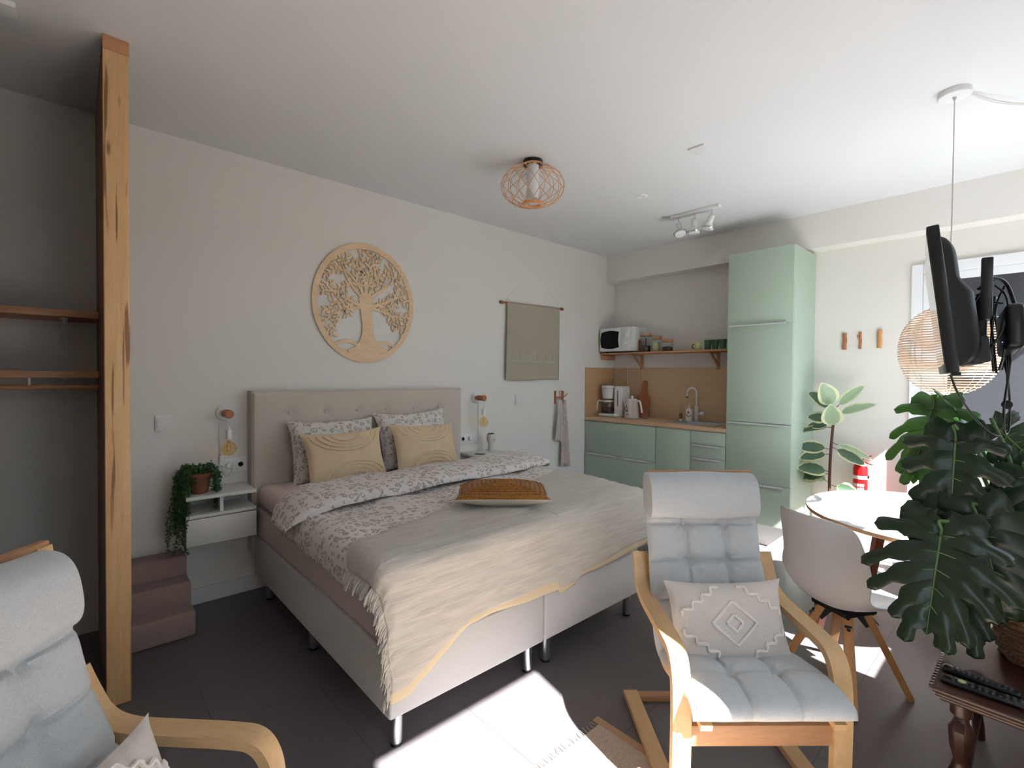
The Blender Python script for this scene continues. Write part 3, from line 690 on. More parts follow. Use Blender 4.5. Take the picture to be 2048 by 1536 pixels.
def branch(x, z, a, ln, w, lvl):
    pts, a2 = curve(x, z, a, ln, random.uniform(-0.5, 0.5))
    keep = [p for p in pts if math.hypot(*p) < 0.93]
    if len(keep) < 3: return
    strip(keep, w, w * 0.45)
    for i, p in enumerate(keep[1:], 1):
        if lvl >= 1:
            aa = math.atan2(keep[i][1] - keep[i - 1][1], keep[i][0] - keep[i - 1][0])
            for sg in (1, -1):
                if random.random() < 0.75: leafp(p[0], p[1], aa + sg * random.uniform(0.6, 1.0), random.uniform(0.08, 0.11))
    if len(keep) == len(pts):
        leafp(pts[-1][0], pts[-1][1], a2, 0.085)
        if lvl < 2:
            for sg in (1, -1): branch(pts[-1][0], pts[-1][1], a2 + sg * random.uniform(0.32, 0.5), ln * 0.62, w * 0.5, lvl + 1)
    if lvl < 2:
        for i in (2, 4):
            if i < len(keep): branch(keep[i][0], keep[i][1], a + random.choice((-1, 1)) * random.uniform(0.6, 0.9), ln * 0.55, w * 0.45, lvl + 1)
trunk = [(-0.36, -0.80), (-0.2, -0.73), (-0.12, -0.62), (-0.075, -0.5), (-0.07, -0.35), (-0.10, -0.20), (-0.12, -0.05), (-0.15, 0.08), (0.0, 0.16), (0.14, 0.1), (0.13, -0.05), (0.11, -0.2), (0.13, -0.35), (0.15, -0.5), (0.2, -0.62), (0.32, -0.72), (0.46, -0.76)]
tr.prism([P2(*p) for p in trunk + [(0.3, -0.93), (0, -0.98), (-0.25, -0.95)]], -0.0058, 0.0055)
for x0, x1, h in ((-0.60, -0.15, -0.66), (0.15, 0.6, -0.66), (-0.36, -0.05, -0.83), (0.05, 0.36, -0.83)):
    strip([(x0 + (x1 - x0) * i / 8, h - 0.06 + 0.07 * math.sin(PI * i / 8) + (0.0)) for i in range(9)], 0.028, 0.028)
for a, ln, w in ((1.57, 0.42, 0.034), (1.08, 0.46, 0.03), (2.06, 0.46, 0.03), (0.60, 0.50, 0.032), (2.54, 0.50, 0.032), (0.16, 0.50, 0.032), (2.98, 0.50, 0.032), (-0.12, 0.42, 0.026), (3.26, 0.42, 0.026)):
    branch(0.10 * math.cos(a), 0.04 + 0.10 * math.sin(a) - (0.1 if abs(a - 1.57) > 1.4 else 0), a, ln, w, 0)
tr.build('tree_cutout', 'ply', td, smooth=False)

# ------------------------------------------------------------------ linen wall hanging
w_ = thing('wall_hanging', 'taupe linen wall hanging with embroidered birds on a wire', 'wall hanging', (3.74, YB - 0.02, 2.30))
MB().tube([(-0.45, 0, 0.004), (0.46, 0, 0.022)], 0.010, 12).build('rod', 'copper', w_)
for sx, z in ((-0.462, 0.004), (0.468, 0.022)): MB().lathe([(0.0, -0.02), (0.017, -0.017), (0.017, 0.012), (0.0, 0.02)], (sx, 0, z), n=18, axis='X').build('end_knob', 'copper', w_)
def cl(u, v):
    return (-0.392 + 0.80 * u + (0.012 * (1 - v)) * (u - .5) * 2 - 0.01 * (1 - v), -0.012 - 0.006 * math.sin(u * 9 + 1) * (1 - v) - 0.004 * (1 - v) * math.sin(u * 21), -0.80 + 0.81 * v + 0.018 * u * v - 0.006 * math.sin(u * 6) * (1 - v))
d_ = MB(); d_.grid(50, 50, cl); o = d_.build('linen_cloth', 'linen', w_); solid(o, 0.003)
MB().tube([(-0.44, 0, 0.004), (-0.0, 0.012, 0.42), (0.44, 0, 0.02)], 0.0007, 4).build('hanging_string', 'linen', w_)
em = MB(); base_z = -0.60
em.tube([(-0.33 + 0.66 * i / 20, -0.023, base_z + 0.004 * math.sin(i)) for i in range(21)], 0.003, 5)
for bx, s, d in ((-0.26, 1.0, 1), (-0.17, 0.9, -1), (-0.03, 1.1, 1), (0.03, 1.1, -1), (0.20, 0.9, 1), (0.29, 1.0, 1)):
    pts = [(0, 0.0), (-0.03, 0.02), (-0.045, 0.06), (-0.025, 0.10), (0.0, 0.115), (0.02, 0.10), (0.03, 0.098), (0.02, 0.085), (0.03, 0.05), (0.02, 0.01), (0.0, 0.0)]
    em.tube([(bx + d * s * a * 0.9, -0.023, base_z + s * b) for a, b in pts], 0.0022, 5)
    em.tube([(bx - d * s * 0.04, -0.023, base_z + 0.05 * s), (bx - d * s * 0.06, -0.023, base_z - 0.03 * s)], 0.002, 5)
em.build('embroidery', 'cord', w_)
# coat hook with towels
h_ = thing('coat_hook', 'small wooden wall hook right of the double light switch', 'hook', (4.16, YB, 1.30), 0)
k = MB(); k.box((-0.055, -0.016, -0.075), (-0.033, 0, 0.075), 0.002); k.box((0.03, -0.055, -0.06), (0.052, -0.035, 0.075), 0.002); k.beam((-0.045, -0.012, 0.0), (0.045, -0.045, 0.0), 0.012, 0.02)
k.build('hook_frame', 'red wood', h_); MB().tube([(0.045, -0.05, -0.01), (0.10, -0.07, 0.045)], 0.006, 8).build('peg', 'red wood', h_)
def towel(nm, mt, x0, w0, w1, z0, z1, lab, y=-0.075, ph=0, skew=0):
    def f(u, v):
        w = w0 + (w1 - w0) * v ** 0.7; z = z0 + (z1 - z0) * v
        return (x0 + skew * v + (u - 0.5) * w, y + 0.016 * math.sin(u * 13 + ph + v) * (0.4 + 0.6 * v) + 0.006 * nz(u * 4, v * 3, 2), z + 0.015 * math.sin(u * 5) * v)
    d = MB(); d.grid(26, 40, f); o = d.build(nm, mt); solid(o, 0.006); o.location = (0, YB, 0); tag(o, lab, 'towel', 'cloths on the wooden hook'); return o
towel('towel', 'cream', 4.145, 0.03, 0.10, 1.27, 0.80, 'shorter plain cloth hanging from the wooden wall hook', skew=-0.03)
towel('towel', 'toweld', 4.24, 0.04, 0.16, 1.27, 0.50, 'longer dotted cloth hanging from the wooden wall hook', y=-0.05, ph=2, skew=0.02)

# ------------------------------------------------------------------ kitchen (fronts face -x at x = 4.665)
FX = 4.665
def cabinet(nm, lab, y0, y1, z0, z1, doors, cat='cabinet', grp=None):
    c = thing(nm, lab, cat, (FX, (y0 + y1) / 2, 0), 0, grp); a = (y1 - y0) / 2
    MB().box((0.021, -a + 0.001, z0), (XK - FX - 0.004, a - 0.001, z1)).build('carcass', 'sage', c)
    for kind, d0, d1, hs in doors:
        f = MB().box((0, -a + 0.002, d0 + 0.002), (0.02, a - 0.002, d1 - 0.002), 0.0015).build(kind, 'sage', c)
        for h0, h1, hz in hs:
            MB().box((-0.020, -a + h0, hz), (0.004, -a + h1, hz + 0.004)).box((-0.022, -a + h0, hz - 0.009), (-0.019, -a + h1, hz + 0.004)).build('handle', 'alu', f, smooth=False)
    return c
zb = 0.20
cabinet('tall_cabinet', 'tall sage green built-in cabinet with four stacked doors right of the sink', 1.487, 2.062, zb, 2.72,
        [('door', zb, 0.573, [(0.06, 0.515, 0.562)]), ('door', 0.573, 1.13, [(0.02, 0.555, 1.122)]), ('door', 1.13, 2.035, []), ('door', 2.035, 2.72, [(0.05, 0.555, 2.036)])])
mbp = MB().box((0.06, -0.285, 0), (0.55, 0.285, zb)); 
pl = thing('plinth', 'white plinth under the tall sage cabinet', 'plinth', (FX, 1.775, 0)); mbp.build('plinth_board', 'white', pl, smooth=False)
pl = thing('plinth', 'white plinth under the low sage cabinets left of the tall one', 'plinth', (FX, 2.93, 0)); MB().box((0.06, -0.862, 0), (0.55, 0.862, zb)).build('plinth_board', 'white', pl, smooth=False)
MB_ = [('drawer', 0.20, 0.623, [(0.03, 0.44, 0.614), (0.50, 0.93, 0.614)]), ('drawer', 0.623, 1.006, [])]
cabinet('drawer_cabinet', 'wide sage base cabinet with two deep drawers below the coffee maker', 2.822, 3.792, zb, 1.008, MB_, grp=None)
cabinet('base_cabinet', 'narrow sage base cabinet with one door in front of the sink', 2.424, 2.820, zb, 1.008, [('door', zb, 1.006, [])])
dr = []; z = 1.006
for i in range(6):
    z2 = z - 0.134; dr.append(('drawer', max(z2, zb), z, [] if i == 0 else [(0.04, 0.325, z - 0.008)])); z = z2
cabinet('drawer_cabinet', 'narrow sage base cabinet with a stack of slim drawers beside the tall cabinet', 2.064, 2.422, zb, 1.008, dr)
# worktop with cut-out, backsplash
w_ = thing('worktop', 'light oak laminate kitchen worktop', 'worktop', (FX - 0.012, 2.93, 1.012))
sx0, sx1, sy0, sy1 = 0.12, 0.52, -0.70 + 0.0, -0.20
k = MB(); yA, yB_ = -0.866, YB - 2.93 - 0.002; xE = XK - FX + 0.012 - 0.002
k.box((0, yA, 0), (sx0, yB_, 0.038)); k.box((sx1, yA, 0), (xE, yB_, 0.038)); k.box((sx0, yA, 0), (sx1, sy0, 0.038)); k.box((sx0, sy1, 0), (sx1, yB_, 0.038))
k.build('worktop_board', 'oak', w_, smooth=False)
b_ = thing('backsplash', 'light oak backsplash board behind the worktop', 'backsplash', (XK - 0.006, 2.93, 1.052))
MB().box((-0.004, -0.866, 0), (0.005, 0.855, 0.602)).build('board', 'oak', b_, smooth=False)
b_ = thing('backsplash', 'light oak backsplash board on the side wall left of the coffee maker', 'backsplash', (4.96, YB - 0.006, 1.052))
MB().box((-0.30, -0.004, 0), (0.275, 0.005, 0.602)).build('board', wood('light_oak_side', srgb(196, 156, 116), srgb(208, 170, 130), 'X', 0.5, 5, stretch=18), b_, smooth=False)
s_ = thing('sink', 'stainless steel inset kitchen sink', 'sink', (FX - 0.012, 2.93, 1.05))
k = MB(); x0, x1, y0, y1 = sx0 - 0.012, sx1 + 0.012, sy0 - 0.012, sy1 + 0.012
k.box((x0, y0, 0), (sx0 + 0.012, y1, 0.005)); k.box((sx1 - 0.05, y0, 0), (x1, y1, 0.005)); k.box((x0, y0, 0), (x1, sy0 + 0.012, 0.005)); k.box((x0, sy1 - 0.03, 0), (x1, y1, 0.005))
k.build('rim', 'steel', s_, smooth=False)
k = MB(); a0, a1, b0, b1 = sx0 + 0.012, sx1 - 0.05, sy0 + 0.012, sy1 - 0.03; dz = -0.15
k.add([(a0, b0, 0.003), (a1, b0, 0.003), (a1, b1, 0.003), (a0, b1, 0.003), (a0 + .02, b0 + .02, dz), (a1 - .02, b0 + .02, dz), (a1 - .02, b1 - .02, dz), (a0 + .02, b1 - .02, dz)], [(0, 1, 5, 4), (1, 2, 6, 5), (2, 3, 7, 6), (3, 0, 4, 7), (4, 5, 6, 7)])
k.build('bowl', 'steel', s_, smooth=False)
# faucet
f_ = thing('faucet', 'white swan neck kitchen tap behind the sink', 'faucet', (5.135, 2.60, 1.055))
MB().lathe([(0.0, 0), (0.024, 0), (0.024, 0.01), (0.020, 0.015), (0.020, 0.17), (0.013, 0.175)], n=24).build('body', 'white', f_)
P = [(0, 0, 0.17), (0, 0, 0.30)] + [(-0.02 * 0 + 0, 0.055 - 0.055 * math.cos(a), 0.31 + 0.055 * math.sin(a) * 1.1) for a in [PI * i / 10 for i in range(1, 10)]] + [(0, 0.112, 0.30), (0, 0.114, 0.27)]
MB().tube(P, 0.0115, 12).build('spout', 'white', f_); MB().lathe([(0.012, 0), (0.012, -0.012), (0.0, -0.012)], (0, 0.114, 0.272), n=16).build('spout_tip', 'black', f_)
MB().tube([(0, -0.015, 0.09), (0, -0.05, 0.09)], 0.012, 14).lathe([(0.0, -0.09), (0.02, -0.088), (0.024, -0.07), (0.024, -0.055), (0.014, -0.045)], (0, 0, 0.09), n=18, axis='Y').build('mixer_knob', 'white', f_)
# small bottles
c_ = thing('soap_bottle', 'white dish soap bottle with green label next to the tap', 'bottle', (5.06, 2.645, 1.057))
MB().box((-0.02, -0.034, 0), (0.02, 0.034, 0.14), 0.012).build('bottle_body', 'white', c_); MB().lathe([(0.014, 0.139), (0.015, 0.15), (0.006, 0.165), (0.004, 0.195), (0, 0.197)], n=16).build('nozzle', 'white', c_)
q = MB().tube([(-0.0215, 0.024, 0.075), (-0.0215, 0.0, 0.05), (-0.0215, -0.026, 0.07)], 0.004, 6).build('green_swoosh', 'leaf', c_)
MB().lathe([(0.014, -0.0212), (0.0, -0.0212)], (0, 0, 0.10), n=18, axis='X').tube([(-0.021, 0.01, 0.09), (-0.021, 0, 0.115), (-0.021, -0.01, 0.09)], 0.002, 5).build('pink_emblem', 'pink', c_)
c_ = thing('small_bottle', 'slim clear bottle with golden liquid left of the dish soap', 'bottle', (5.05, 2.742, 1.057))
MB().lathe([(0.0, 0), (0.017, 0), (0.017, 0.02)], n=18).build('cap', 'white', c_)
MB().lathe([(0.013, 0.021), (0.016, 0.028), (0.016, 0.08), (0.016, 0.085), (0, 0.085)], n=18).build('golden_liquid', plain('golden_oil', srgb(150, 112, 30), 0.3), c_)
MB().lathe([(0.017, 0.021), (0.018, 0.09), (0.016, 0.14), (0.012, 0.17), (0.009, 0.172)], n=18).build('bottle_glass', 'glass', c_)
# coffee maker (front to -x)
c_ = thing('coffee_maker', 'white filter coffee maker with glass jug in the kitchen corner', 'coffee maker', (4.99, 3.60, 1.052))
MB().box((-0.13, -0.12, 0), (0.12, 0.15, 0.035), 0.014).build('base', 'plastic', c_)
MB().box((-0.06, -0.15, 0.0), (0.12, -0.035, 0.375), 0.018, seg=3).build('water_tank', 'plastic', c_)
MB().box((-0.062, -0.098, 0.13), (-0.059, -0.088, 0.32)).build('level_window', 'black', c_)
MB().lathe([(0.0, 0.215), (0.066, 0.22), (0.082, 0.345), (0.084, 0.35), (0.084, 0.372), (0.078, 0.38), (0.0, 0.382)], (-0.045, 0.06, 0), n=32).build('filter_basket', 'plastic', c_)
MB().tube([(-0.045 + 0.0845 * math.cos(a), 0.06 + 0.0845 * math.sin(a), 0.348) for a in [2 * PI * i / 32 for i in range(32)]], 0.002, 5, closed=True).build('trim_ring', 'chrome', c_)
MB().lathe([(0.004, 0), (0.0, 0.001)], (-0.131, -0.07, 0.02), n=12, axis='X').build('power_light', 'black', c_)
j_ = MB().lathe([(0.0, 0.036), (0.065, 0.038), (0.078, 0.07), (0.078, 0.12), (0.066, 0.175)], (-0.045, 0.06, 0), n=32).build('jug', 'glass', c_)
MB().lathe([(0.0, 0.04), (0.06, 0.042), (0.070, 0.07), (0.070, 0.105), (0, 0.106)], (-0.045, 0.06, 0), n=32).build('coffee', 'coffee', j_)
MB().lathe([(0.068, 0.175), (0.07, 0.185), (0.06, 0.198), (0, 0.2)], (-0.045, 0.06, 0), n=32).build('jug_lid', 'plastic', j_)
MB().tube(smoothpath([(-0.07, 0.12, 0.185), (-0.09, 0.17, 0.19), (-0.095, 0.185, 0.14), (-0.09, 0.195, 0.07)], 4), [0.010] * 13, 8).build('jug_handle', 'plastic', j_)
# kettle with black floral print
c_ = thing('kettle', 'cream electric kettle with black flower print beside the coffee maker', 'kettle', (4.95, 3.315, 1.052))
MB().lathe([(0.0, 0), (0.085, 0.0), (0.088, 0.01), (0.086, 0.05), (0.070, 0.20), (0.066, 0.215)], n=36).build('kettle_body', 'cream', c_)
MB().lathe([(0.068, 0.214), (0.060, 0.226), (0.02, 0.235), (0.015, 0.245), (0.02, 0.262), (0, 0.268)], n=30).build('lid', 'plastic', c_)
MB().tube([(0.0, 0.065, 0.13), (-0.005, 0.10, 0.185), (-0.01, 0.125, 0.225)], [0.026, 0.017, 0.012], 14).build('spout', 'cream', c_)
MB().tube(smoothpath([(0, -0.065, 0.205), (0, -0.105, 0.205), (0, -0.125, 0.15), (0, -0.14, 0.07)], 4), 0.011, 10).build('handle', 'plastic', c_)
k = MB(); random.seed(4)
for i in range(16):
    a = PI + random.uniform(-0.75, 0.6); z = random.uniform(0.08, 0.175) if i < 12 else 0.045; a = a if i < 12 else PI + (i - 13.5) * 0.09; r_ = 0.0895 - 0.018 * (z - 0.05) / 0.15 if z > 0.05 else 0.0885
    c = Vector((r_ * math.cos(a), r_ * math.sin(a), z)); sd = Vector((-math.sin(a), math.cos(a), 0)); s = random.uniform(0.006, 0.013) if i < 12 else 0.006
    k.add([c + (sd * math.cos(t_) + Vector((0, 0, 1)) * math.sin(t_)) * s * random.uniform(0.5, 1) for t_ in [2 * PI * q / 7 for q in range(7)]], [tuple(range(7))])
k.build('flower_print', 'black', c_, smooth=False)
# cutting board, drinking glass
c_ = thing('cutting_board', 'paddle shaped wooden cutting board leaning on the backsplash', 'cutting board', (5.165, 3.315, 1.054))
pf = [(0.09, 0.0), (0.092, 0.2), (0.085, 0.245), (0.05, 0.28), (0.032, 0.31), (0.03, 0.42), (0.02, 0.445), (0.0, 0.45)]
pf = pf + [(-a, b) for a, b in pf[::-1][1:]]
o = MB().prism(pf, -0.008, 0.008, 'YZ').build('board', 'red wood', c_); o.rotation_euler = (0, 0.14, 0)
c_ = thing('drinking_glass', 'upturned clear glass in front of the cutting board', 'glass', (4.98, 3.155, 1.052))
MB().lathe([(0.032, 0.0), (0.034, 0.06), (0.02, 0.085), (0.006, 0.10), (0.006, 0.15), (0.03, 0.158), (0.0, 0.16)], n=24).build('bowl', 'glass', c_)
for y, lab, z0 in ((3.60, 'thin white cable running up the backsplash behind the coffee maker', 0.36), (3.375, 'white cable hanging down in front of the backsplash by the kettle', 0.12)):
    o = MB().tube(smoothpath([(0, 0, 0.60), (-0.004, -0.01, 0.3 + z0 / 3), (-0.01, -0.02, z0)], 5), 0.0035, 6).build('appliance_cable', 'cord'); o.location = (5.225, y - 0.02, 1.052); tag(o, lab, 'cable')
# shelf
s_ = thing('kitchen_shelf', 'long pine shelf with brackets above the worktop', 'shelf', (5.10, 2.93, 1.83))
MB().box((-0.15, -0.866, -0.009), (0.148, 0.866, 0.009), 0.002).build('board', 'pineh', s_)
for y in (0.44, -0.52):
    k = MB(); k.box((0.13, y - 0.017, -0.20), (0.148, y + 0.017, -0.01), 0.002); k.box((-0.08, y - 0.012, -0.028), (0.13, y + 0.012, -0.01), 0.002); k.beam((0.135, y, -0.155), (-0.05, y, -0.022), 0.02, 0.022)
    k.build('bracket', 'pineh', s_)
MB().box((-0.14, 0.845, -0.075), (0.148, 0.866, -0.01), 0.008).build('side_cleat', 'pineh', s_)
# microwave
c_ = thing('microwave', 'white microwave oven with round edged black window on the kitchen shelf', 'microwave', (5.08, 3.53, 1.842))
MB().box((-0.165, -0.235, 0.012), (0.16, 0.235, 0.30), 0.008).build('housing', 'white', c_)
for y in (-0.18, 0.18): MB().lathe([(0.015, 0), (0.015, 0.013)], (-0.1, y, 0), n=12).lathe([(0.015, 0), (0.015, 0.013)], (0.1, y, 0), n=12).build('foot', 'black', c_)
d = MB().box((-0.182, -0.075, 0.018), (-0.166, 0.233, 0.294), 0.008).build('door', 'white', c_)
def rrect(y0, y1, z0, z1, b):
    n = 10; P = []
    for i in range(n + 1): t_ = i / n; P.append((y0 + (y1 - y0) * t_, z1 + b * math.sin(PI * t_)))
    for i in range(n + 1): t_ = i / n; P.append((y1 - 0.018 * math.sin(PI * t_) * -1, z1 + (z0 - z1) * t_))
    for i in range(n + 1): t_ = i / n; P.append((y1 + (y0 - y1) * t_, z0 - b * math.sin(PI * t_)))
    for i in range(n): t_ = i / n; P.append((y0 + 0.0 + 0.012 * math.sin(PI * t_), z0 + (z1 - z0) * t_))
    return P
MB().prism(rrect(-0.055, 0.205, 0.06, 0.245, 0.02), -0.184, -0.181, 'YZ').build('window', 'oven', d, smooth=False)
MB().box((-0.180, -0.233, 0.018), (-0.166, -0.078, 0.294), 0.006).build('control_panel', 'white', c_)
for z in (0.20, 0.105): MB().lathe([(0.0, -0.205), (0.022, -0.203), (0.028, -0.182), (0.028, -0.178)], (0, -0.15, z), n=24, axis='X').build('dial', 'plastic', c_)
# round board, jars, mug, glasses
c_ = thing('round_board', 'small round brown board standing between microwave and storage jars', 'board', (5.04, 3.275, 1.84))
o = MB().lathe([(0.0, -0.006), (0.075, -0.006), (0.075, 0.006), (0.0, 0.006)], (0, 0, 0.076), n=36, axis='Y').build('disc', 'walnut', c_); o.rotation_euler = (0, 0, 0.9)
for y, h, r_, lab, fill in ((3.19, 0.185, 0.062, 'tallest glass storage jar with wooden lid, beside the microwave', 0.07), (3.045, 0.145, 0.055, 'middle glass storage jar with wooden lid and green label', 0.08), (2.905, 0.105, 0.062, 'lowest glass storage jar with wooden lid, right of the two others', 0.045)):
    c_ = thing('storage_jar', lab, 'jar', (5.03, y, 1.84), 0, 'storage jars on the kitchen shelf')
    MB().lathe([(0.0, 0.001), (r_ - 0.004, 0.001), (r_, 0.008), (r_, h - 0.01), (r_ - 0.004, h)], n=28).build('jar_glass', 'glass', c_)
    MB().lathe([(0.0, h), (r_ + 0.004, h), (r_ + 0.006, h + 0.004), (r_ + 0.006, h + 0.028), (r_ + 0.002, h + 0.032), (0.0, h + 0.032)], n=28).build('wooden_lid', 'birchx', c_)
    if h == 0.145: MB().box((-0.03, -0.028, 0.008), (0.03, 0.028, 0.105), 0.004).build('green_packet', 'lime', c_)
    else: MB().lathe([(0.0, 0.004), (r_ - 0.006, 0.004), (r_ - 0.006, fill), (0.02, fill + 0.01), (0.0, fill + 0.005)], n=24).build('beans', 'coffee', c_)
    if h > 0.18: MB().tube([(0, 0, 0.05), (0.01, 0.0, 0.16)], 0.008, 8).build('scoop', 'coffee', c_)
c_ = thing('mug', 'pale yellow green mug left of the green glasses on the shelf', 'mug', (5.04, 2.545, 1.84))
MB().lathe([(0.0, 0), (0.036, 0.0), (0.042, 0.015), (0.040, 0.06), (0.033, 0.085), (0.030, 0.085), (0.036, 0.055), (0.036, 0.01), (0.0, 0.006)], n=28).build('cup', 'lime', c_)
MB().tube(smoothpath([(0, 0.036, 0.065), (0, 0.062, 0.06), (0, 0.064, 0.03), (0, 0.038, 0.02)], 4), 0.005, 8).build('mug_handle', 'coffee', c_)
g0 = thing('green_glass_tumbler', 'green glass tumbler nearest the yellow green mug', 'glass', (5.02, 2.425, 1.84), 0, 'green glass tumblers')
MB().lathe([(0.0, 0.0), (0.033, 0.0), (0.040, 0.105), (0.037, 0.105), (0.031, 0.008), (0.0, 0.008)], n=24).build('tumbler', 'green glass', g0)
for y, lab in ((2.345, 'green glass tumbler second from the yellow green mug'), (2.265, 'green glass tumbler third from the yellow green mug'), (2.19, 'green glass tumbler against the tall cabinet')): dup(g0, (5.02 + (0.05 if y < 2.2 else 0), y, 1.84), label=lab)
# twig hooks
for y, z0, z1, r_, lab, k_ in ((1.240, 1.81, 1.96, 0.017, 'thick reddish twig hook, nearest the tall cabinet', 0), (1.122, 1.815, 1.965, 0.011, 'thin forked twig hook between the two thick ones', 1), (0.980, 1.815, 1.975, 0.0175, 'thick light twig hook, nearest the white door frame', 2)):
    h_ = thing('twig_hook', lab, 'hook', (XK - r_, y, z0), 0, 'twig wall hooks')
    P = [(0, 0.0018 * math.sin(i * 1.4 + k_), (z1 - z0) * i / 6) for i in range(7)]
    MB().tube(P, [r_ * (1 + 0.06 * math.sin(i * 2.3 + k_)) for i in range(7)], 12).build('twig', 'copper' if k_ < 2 else 'beech', h_)
    if k_ == 1: MB().tube([(-0.005, 0.004, 0.08), (-0.03, 0.018, 0.115)], 0.006, 8).build('side_twig', 'copper', h_)
# fire extinguisher on wall
e = thing('fire_extinguisher', 'red fire extinguisher on the wall beside the variegated plant', 'fire extinguisher', (XK - 0.075, 1.085, 0.42))
MB().lathe([(0.0, 0), (0.05, 0.0), (0.056, 0.012), (0.056, 0.33), (0.048, 0.365), (0.022, 0.385), (0.018, 0.40)], n=32).build('cylinder', 'red', e)
MB().lathe([(0.0572, 0.24), (0.0575, 0.242), (0.0575, 0.268), (0.0572, 0.27)], n=32).build('strap', 'cord', e)
k = MB()
for i in range(4):
    for jn in range(5):
        a = PI - 0.85 + jn * 0.32; a2 = a + 0.26; z = 0.07 + i * 0.035
        k.add([(0.0568 * math.cos(a), 0.0568 * math.sin(a), z), (0.0568 * math.cos(a2), 0.0568 * math.sin(a2), z), (0.0568 * math.cos(a2), 0.0568 * math.sin(a2), z + 0.026), (0.0568 * math.cos(a), 0.0568 * math.sin(a), z + 0.026)], [(0, 1, 2, 3)])
k.build('label', 'cream', e, smooth=False, norm=False)
MB().box((-0.02, -0.022, 0.385), (0.02, 0.022, 0.42), 0.006).build('valve', 'red', e)
MB().beam((0.0, 0.02, 0.415), (-0.03, -0.085, 0.455), 0.016, 0.008, bev=0.002).build('upper_lever', 'red', e)
MB().beam((0.0, 0.01, 0.40), (-0.03, -0.09, 0.375), 0.016, 0.008, bev=0.002).build('lower_lever', 'red', e)
MB().box((-0.02, -0.065, 0.25), (0.02, -0.054, 0.275), 0.003).build('bracket', 'black', e)
MB().box((0.056, -0.03, 0.10), (0.075, 0.03, 0.34), 0.002).build('wall_bracket', 'black', e)
# variegated ficus
def bladed(mb, p, d, up, ln, wd, curl=0.15, n=12, edge=None):
    """leaf blade from p along d, normal up; attribute edge holds the distance to the margin"""
    d = Vector(d).normalized(); up = Vector(up); s = d.cross(up).normalized(); up = s.cross(d); la = edge
    rows = []
    for i in range(n + 1):
        t_ = i / n; w = wd * (math.sin(PI * min(1, t_ ** 0.8)) ** 0.75) * 0.5 if 0 < t_ < 1 else 0.0005; row = []
        c = Vector(p) + d * ln * t_ + up * (-curl * ln * t_ * t_)
        for k_ in range(-4, 5):
            q = k_ / 4; v = mb.bm.verts.new(c + s * w * q + up * (0.10 * w * abs(q) ** 1.4 * 2)); v[la] = max(abs(q), 1 - 4 * (1 - t_)) if True else 0; row.append(v)
        rows.append(row)
    for A, B in zip(rows, rows[1:]):
        for i in range(8): mb.bm.faces.new((A[i], A[i + 1], B[i + 1], B[i]))
fc = thing('variegated_rubber_plant', 'tall variegated rubber plant with cream edged leaves beside the tall cabinet', 'potted plant', (5.00, 1.255, 0))
MB().lathe([(0.0, 0), (0.11, 0), (0.14, 0.24), (0.145, 0.26), (0.13, 0.26), (0.12, 0.22), (0.0, 0.21)], n=32).build('pot', 'terracotta', fc)
P = [(0, 0.0, 0.2), (0.0, 0.02, 0.5), (0.0, 0.02, 0.8), (0.0, 0.005, 1.1), (0, -0.012, 1.30)]
MB().tube(smoothpath(P, 4), [0.012] * 16 + [0.008], 8).build('trunk', 'stem', fc)
fl = [(0.0, 1.26, (-0.3, 0.55, 0.55), 0.20, 0.11, 0), (0.0, 1.28, (0.1, -0.75, 0.8), 0.24, 0.075, 1), (-0.02, 1.28, (-0.7, 0.18, 0.9), 0.22, 0.13, 1), (0, 1.22, (0.1, -1, 0.45), 0.26, 0.09, 1), (-0.02, 1.10, (-0.8, -0.12, 0.85), 0.23, 0.13, 1), (0, 1.18, (-0.2, 0.9, 0.1), 0.15, 0.09, 0), (0, 1.12, (-0.1, 1, -0.18), 0.25, 0.06, 0), (0.0, 1.14, (0.0, 0.9, -0.1), 0.16, 0.07, 0), (0, 0.92, (-0.2, 0.9, 0.02), 0.22, 0.10, 0), (0, 0.88, (-0.4, 0.7, -0.15), 0.20, 0.12, 0), (0, 0.94, (-0.2, -0.8, -0.35), 0.24, 0.08, 0), (0.0, 0.98, (0.1, -0.9, -0.35), 0.25, 0.06, 1), (0, 0.72, (-0.6, 0.7, 0.1), 0.22, 0.15, 0), (0, 0.70, (0.1, 0.9, -0.15), 0.26, 0.14, 0), (0, 0.6, (-0.2, -0.8, -0.1), 0.16, 0.09, 0), (0, 0.62, (0.2, 0.8, 0.15), 0.2, 0.1, 1)]
for i, (x, z, dd, ln, wd, pale) in enumerate(fl):
    k = MB(); la = k.bm.verts.layers.float.new('edge'); dd = Vector(dd).normalized()
    st = Vector((x, 0.01 if z < 1.1 else -0.005, z)); p0 = st + dd * 0.05
    k2 = MB().tube([st, st + dd * 0.03 + Vector((0, 0, -0.005)), p0], 0.003, 6)
    up = Vector((-1.0, -0.25, 0.45)) if i % 3 else Vector((-0.8, 0.1, 0.8))
    bladed(k, p0, dd, up, ln * 1.05, wd * 1.3, 0.12, edge=la)
    o = k.build('leaf', 'ficusp' if pale else 'ficus', fc, norm=False); k2.build('leaf_stalk', 'stem', o)
# spot rail
r_ = thing('spotlight_rail', 'white ceiling rail with three tilted spotlights in front of the kitchen', 'spotlight', (4.22, 2.18, CZ))
MB().box((-0.03, -0.235, -0.028), (0.03, 0.235, 0.0), 0.004).build('rail', 'white', r_)
for y, tl, ln_ in ((0.16, -0.3, 0.25), (0.0, 0.05, 0.0), (-0.16, 0.3, 0.1)): spot(r_, 0.0, y, -0.025, tl, ln_)
